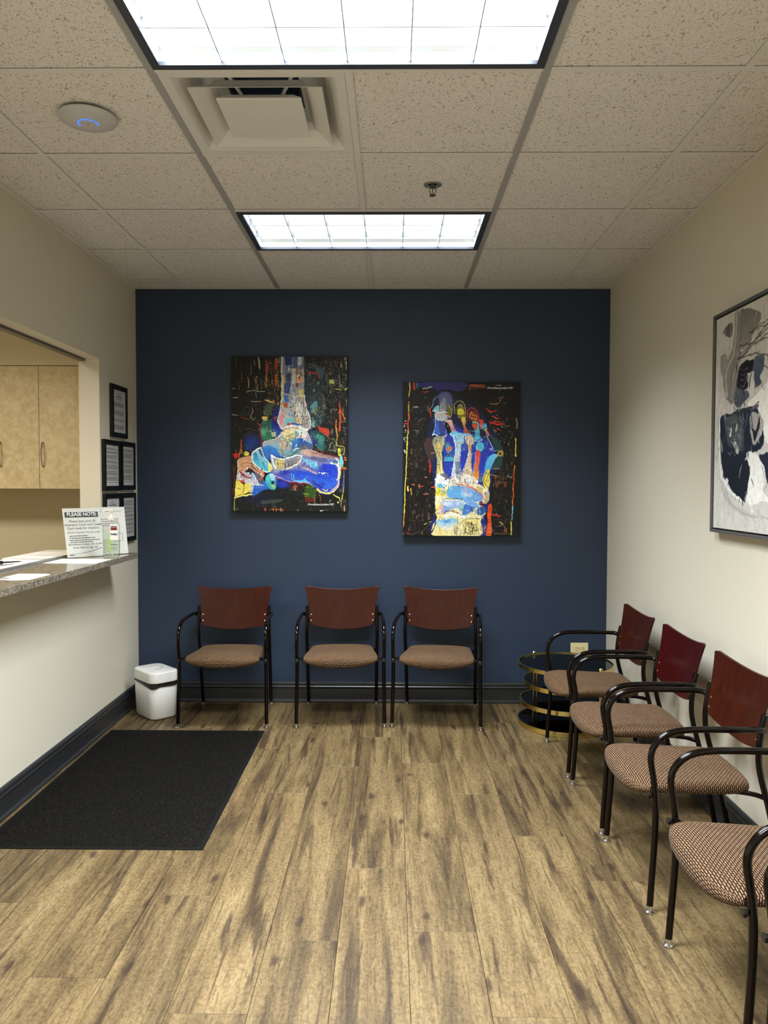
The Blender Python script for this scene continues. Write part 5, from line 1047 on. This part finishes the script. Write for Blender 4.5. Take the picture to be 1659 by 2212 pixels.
# metatarsals
A.P((150, 150, 120), [(480, 790), (600, 780), (605, 850), (580, 960), (580, 1120), (600, 1260), (510, 1270), (515, 1100), (490, 960), (455, 870)], (232, 222, 150), tex=.08); A.clutter(480, 790, 590, 870, 14, [(40, 60, 80), (236, 226, 200)], 5, 'v', 50); A.S((240, 190, 60), 30, [(540, 870), (550, 950)]); A.S((20, 20, 18), 6, [(480, 790), (460, 880), (500, 980), (515, 1100), (510, 1260)]); A.S((246, 240, 190), 8, [(565, 970), (560, 1100), (585, 1240)]); A.S((60, 56, 60), 5, [(515, 1000), (530, 960), (550, 1010), (550, 1120)]); A.clutter(510, 960, 560, 1240, 22, [(90, 70, 40), (250, 246, 220), (226, 130, 50)], 5, 'h', 34)
A.P((140, 190, 220), [(715, 755), (835, 755), (830, 850), (800, 900), (800, 1070), (795, 1340), (690, 1340), (715, 1100), (740, 900), (725, 850)], (226, 226, 232)); A.clutter(730, 830, 800, 1330, 46, [(20, 26, 50), (236, 232, 226), (60, 80, 140), (220, 170, 90)], 5, 'mix', 40); A.S((246, 250, 252), 9, [(720, 760), (735, 860), (730, 1000), (715, 1150), (700, 1300)]); A.S((90, 180, 226), 9, [(745, 760), (750, 840)]); A.P((70, 90, 130), [(735, 1070), (800, 1070), (800, 1220), (745, 1220)], smooth=False, alpha=.6)
A.P((196, 180, 160), [(860, 765), (945, 765), (955, 870), (925, 890), (925, 1100), (930, 1250), (800, 1260), (850, 1170), (880, 1020), (885, 890), (855, 850)], (222, 200, 170)); A.P((226, 150, 60), [(890, 870), (920, 870), (920, 950), (890, 950)], smooth=False); A.S((250, 240, 226), 8, [(860, 770), (860, 850), (890, 890), (885, 1010), (860, 1130), (800, 1230)]); A.S((20, 26, 60), 6, [(945, 880), (930, 920), (930, 1160)]); A.clutter(870, 790, 930, 860, 10, [(90, 60, 40), (250, 240, 200)], 5, 'v', 40); A.clutter(840, 1150, 930, 1330, 26, [(70, 50, 40), (250, 240, 200), (206, 150, 60)], 5, 'mix', 40)
A.P((80, 180, 210), [(975, 900), (1000, 850), (1060, 850), (1075, 920), (1040, 960), (990, 950)]); A.S((200, 240, 240), 6, [(985, 905), (1000, 940), (1050, 930)]); A.P((206, 50, 50), [(985, 960), (1030, 960), (1020, 1100), (1000, 1340), (920, 1330), (960, 1180)], (236, 180, 70)); A.S((246, 210, 180), 7, [(980, 970), (955, 1180), (920, 1320)]); A.S((226, 90, 110), 14, [(1010, 980), (1000, 1100)])
A.P((110, 206, 240), [(1180, 990), (1240, 1000), (1240, 1020), (1170, 1150), (1140, 1220), (1020, 1340), (1060, 1280), (1110, 1080)], (50, 130, 220)); A.E((190, 160, 70), 1270, 990, 40, 28); A.E((40, 30, 20), 1275, 990, 18, 12); A.S((200, 196, 120), 6, [(1140, 935), (1220, 950), (1300, 960), (1305, 1020)]); A.P((226, 210, 90), [(1110, 1190), (1150, 1190), (1140, 1400), (1090, 1400), (1060, 1290)], (240, 220, 100)); A.S((34, 30, 20), 7, [(1115, 1200), (1070, 1300), (1130, 1400)]); A.S((34, 30, 20), 6, [(1150, 1200), (1090, 1330)]); A.S((214, 200, 110), 6, [(1180, 1165), (1270, 1165)]); A.S((200, 190, 110), 6, [(1160, 1240), (1260, 1260)])
for x, y, r_ in [(640, 880, 26), (660, 900, 22), (700, 1060, 6), (1080, 790, 6), (1090, 860, 6)]: A.E((110, 190, 226), x, y, r_, r_)
A.P((60, 90, 110), [(605, 860), (640, 850), (690, 900), (690, 960), (630, 970)], (110, 200, 226), alpha=.8); A.P((226, 110, 60), [(630, 920), (690, 900), (670, 950), (635, 960)]); A.clutter(620, 960, 720, 1030, 14, [(20, 26, 60), (90, 140, 170)], 6, 'v', 40); A.P((70, 170, 200), [(605, 1040), (710, 1030), (715, 1070), (605, 1080)])
A.P((60, 90, 170), [(810, 880), (850, 860), (870, 900), (860, 940), (820, 940)])
# tarsus and heel
A.P((244, 240, 222), [(500, 1275), (600, 1240), (660, 1270), (700, 1335), (850, 1340), (1010, 1345), (1090, 1400), (1140, 1440), (1130, 1560), (1060, 1600), (1110, 1700), (1050, 1780), (1030, 1970), (480, 1970), (520, 1750), (500, 1640)], (236, 226, 160))
A.P((246, 246, 250), [(500, 1280), (600, 1240), (660, 1290), (660, 1360), (560, 1340), (500, 1310)]); A.P((100, 100, 130), [(560, 1230), (640, 1240), (660, 1290), (590, 1270)]); A.P((90, 190, 230), [(520, 1350), (560, 1340), (590, 1370), (570, 1400), (530, 1390)]); A.S((30, 30, 30), 6, [(590, 1390), (600, 1350), (630, 1380)]); A.P((240, 214, 60), [(495, 1410), (540, 1390), (600, 1430), (650, 1400), (640, 1470), (510, 1490), (495, 1450)]); A.S((80, 60, 20), 6, [(500, 1440), (560, 1455), (640, 1440)]); A.clutter(490, 1380, 660, 1500, 24, [(60, 50, 40), (250, 246, 200), (110, 190, 210)], 5, 'mix', 34)
A.P((240, 236, 230), [(680, 1270), (740, 1250), (790, 1290), (850, 1230), (960, 1260), (1000, 1340), (800, 1350), (690, 1340)]); A.clutter(680, 1250, 990, 1350, 40, [(50, 40, 40), (226, 180, 90), (250, 246, 240)], 6, 'v', 60); A.S((20, 20, 24), 9, [(660, 1340), (680, 1290), (720, 1260)])
A.P((96, 176, 230), [(640, 1400), (720, 1370), (860, 1380), (960, 1410), (1050, 1480), (1060, 1560), (1000, 1560), (830, 1540), (660, 1500)], (120, 160, 220), 30); A.G((236, 240, 250), 880, 1470, 90, 40, .8); A.G((196, 170, 220), 860, 1420, 60, 40, .6); A.S((206, 60, 50), 12, [(740, 1350), (860, 1370), (960, 1400), (1050, 1480), (1080, 1540)]); A.S((222, 140, 120), 16, [(860, 1350), (980, 1400), (1080, 1480)], alpha=.8); A.P((206, 186, 110), [(1000, 1370), (1060, 1400), (1050, 1440), (990, 1410)]); A.S((60, 130, 170), 26, [(1090, 1450), (1100, 1500)]); A.P((200, 170, 130), [(1110, 1440), (1140, 1460), (1120, 1580), (1085, 1570)])
A.S((24, 24, 30), 9, [(585, 1540), (640, 1520), (740, 1525), (820, 1528)]); A.P((190, 214, 240), [(570, 1570), (640, 1545), (820, 1545), (840, 1620), (840, 1660), (740, 1640), (640, 1680), (590, 1690)], (110, 150, 226)); A.P((60, 110, 210), [(850, 1600), (900, 1610), (990, 1620), (900, 1700), (820, 1720)], (80, 130, 200)); A.G((246, 250, 255), 640, 1590, 80, 40, .7); A.P((120, 170, 230), [(840, 1540), (960, 1560), (1030, 1600), (980, 1640), (870, 1590)]); A.E((150, 200, 190), 805, 1640, 28, 38); A.S((120, 24, 30), 12, [(590, 1712), (650, 1680), (710, 1680), (780, 1700)]); A.S((250, 250, 246), 30, [(610, 1740), (700, 1715), (800, 1740), (860, 1740)]); A.E((120, 20, 40), 1050, 1580, 26, 30)
A.S((246, 226, 60), 20, [(560, 1590), (520, 1640), (510, 1720), (560, 1760)]); A.P((226, 170, 150), [(530, 1640), (590, 1600), (580, 1740), (530, 1720)], (246, 220, 190)); A.clutter(920, 1620, 1000, 1730, 16, [(40, 60, 110), (236, 226, 140)], 5, 'mix', 34); A.P((40, 90, 160), [(1010, 1640), (1080, 1620), (1110, 1680), (1070, 1720), (1010, 1720)])
A.P((120, 190, 236), [(510, 1800), (640, 1770), (760, 1780), (740, 1840), (640, 1900), (560, 1880)], (240, 236, 220)); A.G((60, 130, 220), 640, 1800, 60, 30, .8); A.S((80, 60, 40), 6, [(765, 1750), (765, 1830), (750, 1960)]); A.P((242, 226, 140), [(830, 1790), (900, 1765), (1030, 1770), (1025, 1970), (900, 1970), (840, 1900)], (246, 236, 170)); A.clutter(840, 1800, 1020, 1960, 34, [(40, 36, 26), (60, 50, 30)], 6, 'mix', 44); A.S((24, 22, 20), 8, [(790, 1840), (850, 1780), (940, 1760), (1030, 1770)]); A.S((24, 22, 20), 8, [(840, 1850), (850, 1920), (920, 1960)]); A.clutter(700, 1850, 830, 1960, 22, [(150, 130, 90), (250, 246, 226), (120, 110, 100)], 6, 'v', 70)
A.S((240, 200, 90), 24, [(555, 1880), (560, 1960)]); A.S((24, 24, 60), 18, [(495, 1700), (500, 1850), (440, 1950)]); A.S((90, 70, 60), 10, [(200, 1960), (330, 1920), (440, 1830)])
A.P((226, 70, 34), [(1130, 1630), (1178, 1600), (1175, 1800), (1170, 1970), (1115, 1970), (1130, 1800)], (226, 90, 40)); A.clutter(1125, 1640, 1170, 1960, 30, [(120, 30, 20), (240, 150, 90)], 4, 'h', 34); A.S((206, 50, 36), 22, [(1190, 1715), (1285, 1735)], taper=True); A.clutter(1040, 1840, 1110, 1960, 22, [(90, 150, 190), (226, 100, 60), (20, 20, 30), (230, 220, 200)], 6, 'mix', 30)
A.S((210, 200, 90), 12, [(1275, 1810), (1320, 1835)]); A.S((150, 150, 100), 7, [(1255, 1860), (1335, 1862), (1330, 1940)]); A.S((206, 60, 40), 16, [(1355, 1880), (1358, 1930)]); A.S((190, 150, 90), 5, [(1210, 1950), (1400, 1950)]); A.S((206, 214, 120), 9, [(365, 1840), (400, 1825)]); A.S((206, 214, 120), 8, [(420, 1815), (460, 1808)])
for p, c in [([(375, 1265), (392, 1268)], (236, 150, 70)), ([(220, 1355), (245, 1357)], (214, 90, 50)), ([(295, 1380), (350, 1378)], (206, 90, 50)), ([(300, 1360), (306, 1395)], (220, 120, 80)), ([(355, 1470), (408, 1468)], (206, 110, 70)), ([(445, 1385), (500, 1388)], (230, 100, 50)), ([(150, 1940), (185, 1945)], RD), ([(170, 1900), (190, 1905)], RD)]: A.S(c, 14, p)
A.fleck(560, 460, 560, 1150, 1350, 34, 4, 22); A.fleck(460, 490, 1250, 1120, 1960, 36, 4, 22); A.fleck(140, 130, 150, 1460, 1000, 44, 4, 40)
A.clutter(500, 1640, 1060, 1780, 26, [(250, 246, 230), (90, 80, 60), (120, 160, 210)], 3, 'mix', 34); A.clutter(520, 1260, 1060, 1420, 40, [(60, 50, 50), (250, 250, 240), (200, 150, 80)], 3, 'mix', 30)
A.warp([(46, 4), (14, 2.2), (6, 1.0)], 5, .10)
canvas('canvas_print', 'colourful X-ray canvas of a foot from above, right of the pair on the navy wall', .448, 1.6075, .756, 1.000, A, 380, 503, 'Prometheus-Lambert MD', .245, .456, .0185, 0)

# ---- abstract painting on the right wall (units: metres from its far top corner)
A = Art(0, 0, 1.195, .885, 1000, 740, (206, 203, 198))
A.r = random.Random(11)
for _ in range(260):
    x, y = A.r.uniform(0, 1.2), A.r.uniform(0, .885); A.S(A.r.choice([(222, 220, 214), (196, 192, 188), (230, 228, 224), (184, 182, 180)]), A.r.uniform(.006, .03), [(x, y), (x + A.r.uniform(-.05, .05), y + A.r.uniform(.04, .16))], alpha=.35)
A.P((112, 108, 106), [(.242, .008), (.401, .067), (.353, .123), (.313, .154), (.215, .156), (.221, .028)], (150, 146, 142)); A.P((92, 90, 90), [(.153, .039), (.15, .094), (.108, .088), (.068, .06)]); A.P((140, 136, 134), [(.044, .168), (.111, .169), (.102, .24), (.066, .25)], alpha=.8)
A.P((170, 166, 162), [(.186, .006), (.237, .007), (.222, .177), (.178, .362), (.106, .339), (.073, .267), (.095, .208), (.158, .146)], (146, 142, 140))
for q in range(26):
    a = q / 26; A.S(A.r.choice([(210, 208, 204), (118, 116, 116), (150, 146, 144)]), .004, [(.19 + .045 * a, .01), (.17 + .05 * a, .15), (.085 + .09 * a, .27), (.10 + .07 * a, .34)], alpha=.7)
A.P((22, 26, 36), [(.224, .222), (.284, .212), (.342, .216), (.338, .254), (.297, .267), (.304, .317), (.211, .31), (.198, .278)]); A.P((92, 106, 124), [(.352, .209), (.422, .211), (.434, .259), (.411, .293), (.417, .322), (.331, .33), (.319, .29), (.338, .254)], (60, 74, 92)); A.P((104, 110, 120), [(.188, .307), (.288, .325), (.322, .353), (.269, .376), (.248, .394), (.19, .373)], (70, 78, 90))
for q in range(4): A.S((120, 126, 136), .003, [(.225 + .004 * q, .238 + .02 * q), (.26, .246 + .02 * q), (.295, .240 + .017 * q)])
A.P((222, 220, 216), [(.335, .27), (.352, .26), (.362, .32), (.34, .36), (.325, .33)]); A.S((70, 78, 90), .005, [(.20, .32), (.215, .305), (.235, .33), (.21, .345)], closed=True)
for p in ([(.206, .194), (.315, .193), (.407, .204), (.472, .224)], [(.215, .156), (.334, .158), (.469, .159)], [(.227, .178), (.355, .152), (.467, .118)], [(.322, .122), (.403, .114), (.467, .109)], [(.23, .19), (.36, .15), (.50, .08)], [(.20, .20), (.35, .165), (.55, .12)], [(.31, .12), (.42, .10), (.56, .07)], [(.38, .22), (.48, .28), (.56, .36)]): A.S((74, 70, 70), .004, p)
A.P((244, 243, 240), [(.30, .39), (.42, .34), (.56, .28), (.70, .30), (.74, .48), (.60, .56), (.46, .55), (.41, .44)])
A.P((30, 42, 60), [(.067, .418), (.181, .415), (.27, .401), (.376, .416), (.398, .451), (.45, .53), (.413, .575), (.331, .576), (.289, .604), (.248, .657), (.239, .707), (.229, .747), (.158, .707), (.102, .671), (.075, .597), (.064, .507)], (14, 20, 32)); A.P((88, 90, 94), [(.122, .433), (.249, .434), (.273, .48), (.266, .568), (.221, .557), (.139, .537)], (60, 66, 78)); A.S((226, 226, 222), .012, [(.158, .50), (.168, .478)], taper=True); A.S((200, 202, 200), .010, [(.205, .49), (.218, .468)], taper=True); A.P((200, 200, 200), [(.18, .54), (.20, .535), (.24, .58), (.21, .575)]); A.S((150, 152, 156), .008, [(.08, .54), (.085, .56)]); A.E((240, 240, 238), .127, .687, .016, .014)
for q in range(30):
    x, y = A.r.uniform(.13, .26), A.r.uniform(.44, .58); A.S(A.r.choice([(130, 134, 140), (40, 46, 58), (170, 172, 176)]), .004, [(x, y), (x + .02, y + .012), (x + .03, y)], alpha=.6)
A.P((176, 172, 170), [(.325, .435), (.407, .447), (.439, .492), (.401, .536), (.355, .539), (.327, .484)]); A.P((26, 32, 44), [(.335, .47), (.37, .50), (.40, .45), (.405, .49), (.37, .53)]); A.P((20, 26, 38), [(.228, .727), (.279, .613), (.333, .62), (.345, .659), (.317, .736), (.307, .766), (.252, .757)]); A.P((240, 239, 236), [(.299, .58), (.362, .577), (.455, .632), (.449, .725), (.494, .762), (.329, .77), (.334, .658)])
A.P((28, 38, 56), [(.487, .578), (.60, .54), (.70, .58), (.66, .70), (.56, .73), (.496, .706), (.455, .632), (.414, .594)]); A.P((60, 74, 92), [(.62, .22), (.74, .20), (.86, .30), (.80, .42), (.68, .38)]); A.P((24, 30, 42), [(.78, .40), (.94, .42), (1.0, .55), (.88, .66), (.76, .58)]); A.P((150, 148, 146), [(.84, .08), (.98, .10), (1.02, .24), (.90, .26)])
A.P((70, 74, 82), [(.203, .4), (.396, .405), (.396, .418), (.215, .41)], smooth=False); A.S((34, 34, 38), .006, [(.25, .408), (.33, .405), (.40, .396)])
A.S((90, 90, 92), .004, [(.106, .339), (.202, .374), (.259, .41)]); A.S((60, 60, 64), .005, [(.253, .006), (.233, .046), (.226, .138)]); A.S((240, 240, 238), .012, [(.055, .42), (.05, .55), (.07, .655), (.122, .702), (.194, .738), (.285, .766)]); A.S((120, 122, 126), .003, [(.045, .45), (.04, .56), (.06, .66)])
for q in range(60):
    a = A.r.random(); A.S(A.r.choice([(244, 244, 242), (150, 150, 150), (176, 174, 172)]), .004, [(.06 + .1 * a, .66 + .08 * a), (.10 + .12 * a, .74 + .05 * a), (.20 + .2 * a, .80 + .02 * a), (.32 + .3 * a, .83)], alpha=.4)
for _ in range(700):
    x, y = A.r.uniform(.03, 1.15), A.r.uniform(.02, .86); q = A.xf([(x + A.r.gauss(0, .02), y + A.r.gauss(0, .02))])[0]; c = A.a[min(A.H - 1, max(0, int(q[1]))), min(A.W - 1, max(0, int(q[0])))] * A.r.uniform(.85, 1.12)
    a = A.r.uniform(60, 120); l = A.r.uniform(.015, .06); A.S(np.clip(c, 0, 246), A.r.uniform(.003, .010), [(x, y), (x + l * .5 * math.cos(math.radians(a)) + A.r.gauss(0, .004), y + l * .5), (x + l * math.cos(math.radians(a)), y + l * math.sin(math.radians(a)))], alpha=A.r.uniform(.35, .9), taper=True)
A.warp([(90, 9), (30, 4), (11, 1.6), (5, .8)], 8, .05)
tp = thing('abstract_painting', 'large black, grey and white abstract painting in a thin pewter frame on the right wall', 'painting', (XR, 3.335 - .5975, 2.148 - .4425), math.radians(-90))
fw_, fh_, D = 1.195 / 2, .885 / 2, .040
M3().box(-fw_, fw_, -.030, -.004, -fh_, fh_).obj('canvas', M_PAPER, tp)
put('artwork', A.mesh('artwork', M_ACRYLIC, 1.193, .883, 400, 296), tp, (0, -.0306, 0))
for nm, b_ in (('frame_side', (-fw_ - .019, -fw_ - .007, -fh_ - .019, fh_ + .019)), ('frame_side', (fw_ + .007, fw_ + .019, -fh_ - .019, fh_ + .019)), ('frame_rail', (-fw_ - .007, fw_ + .007, fh_ + .007, fh_ + .019)), ('frame_rail', (-fw_ - .007, fw_ + .007, -fh_ - .019, -fh_ - .007))):
    bevel(M3().box(b_[0], b_[1], -.038, -.001, b_[2], b_[3]).obj(nm, M_PEWTER, tp), .001)
M3().box(-fw_ - .007, fw_ + .007, -.010, -.002, -fh_ - .007, fh_ + .007).obj('backing', M_BLACK, tp)
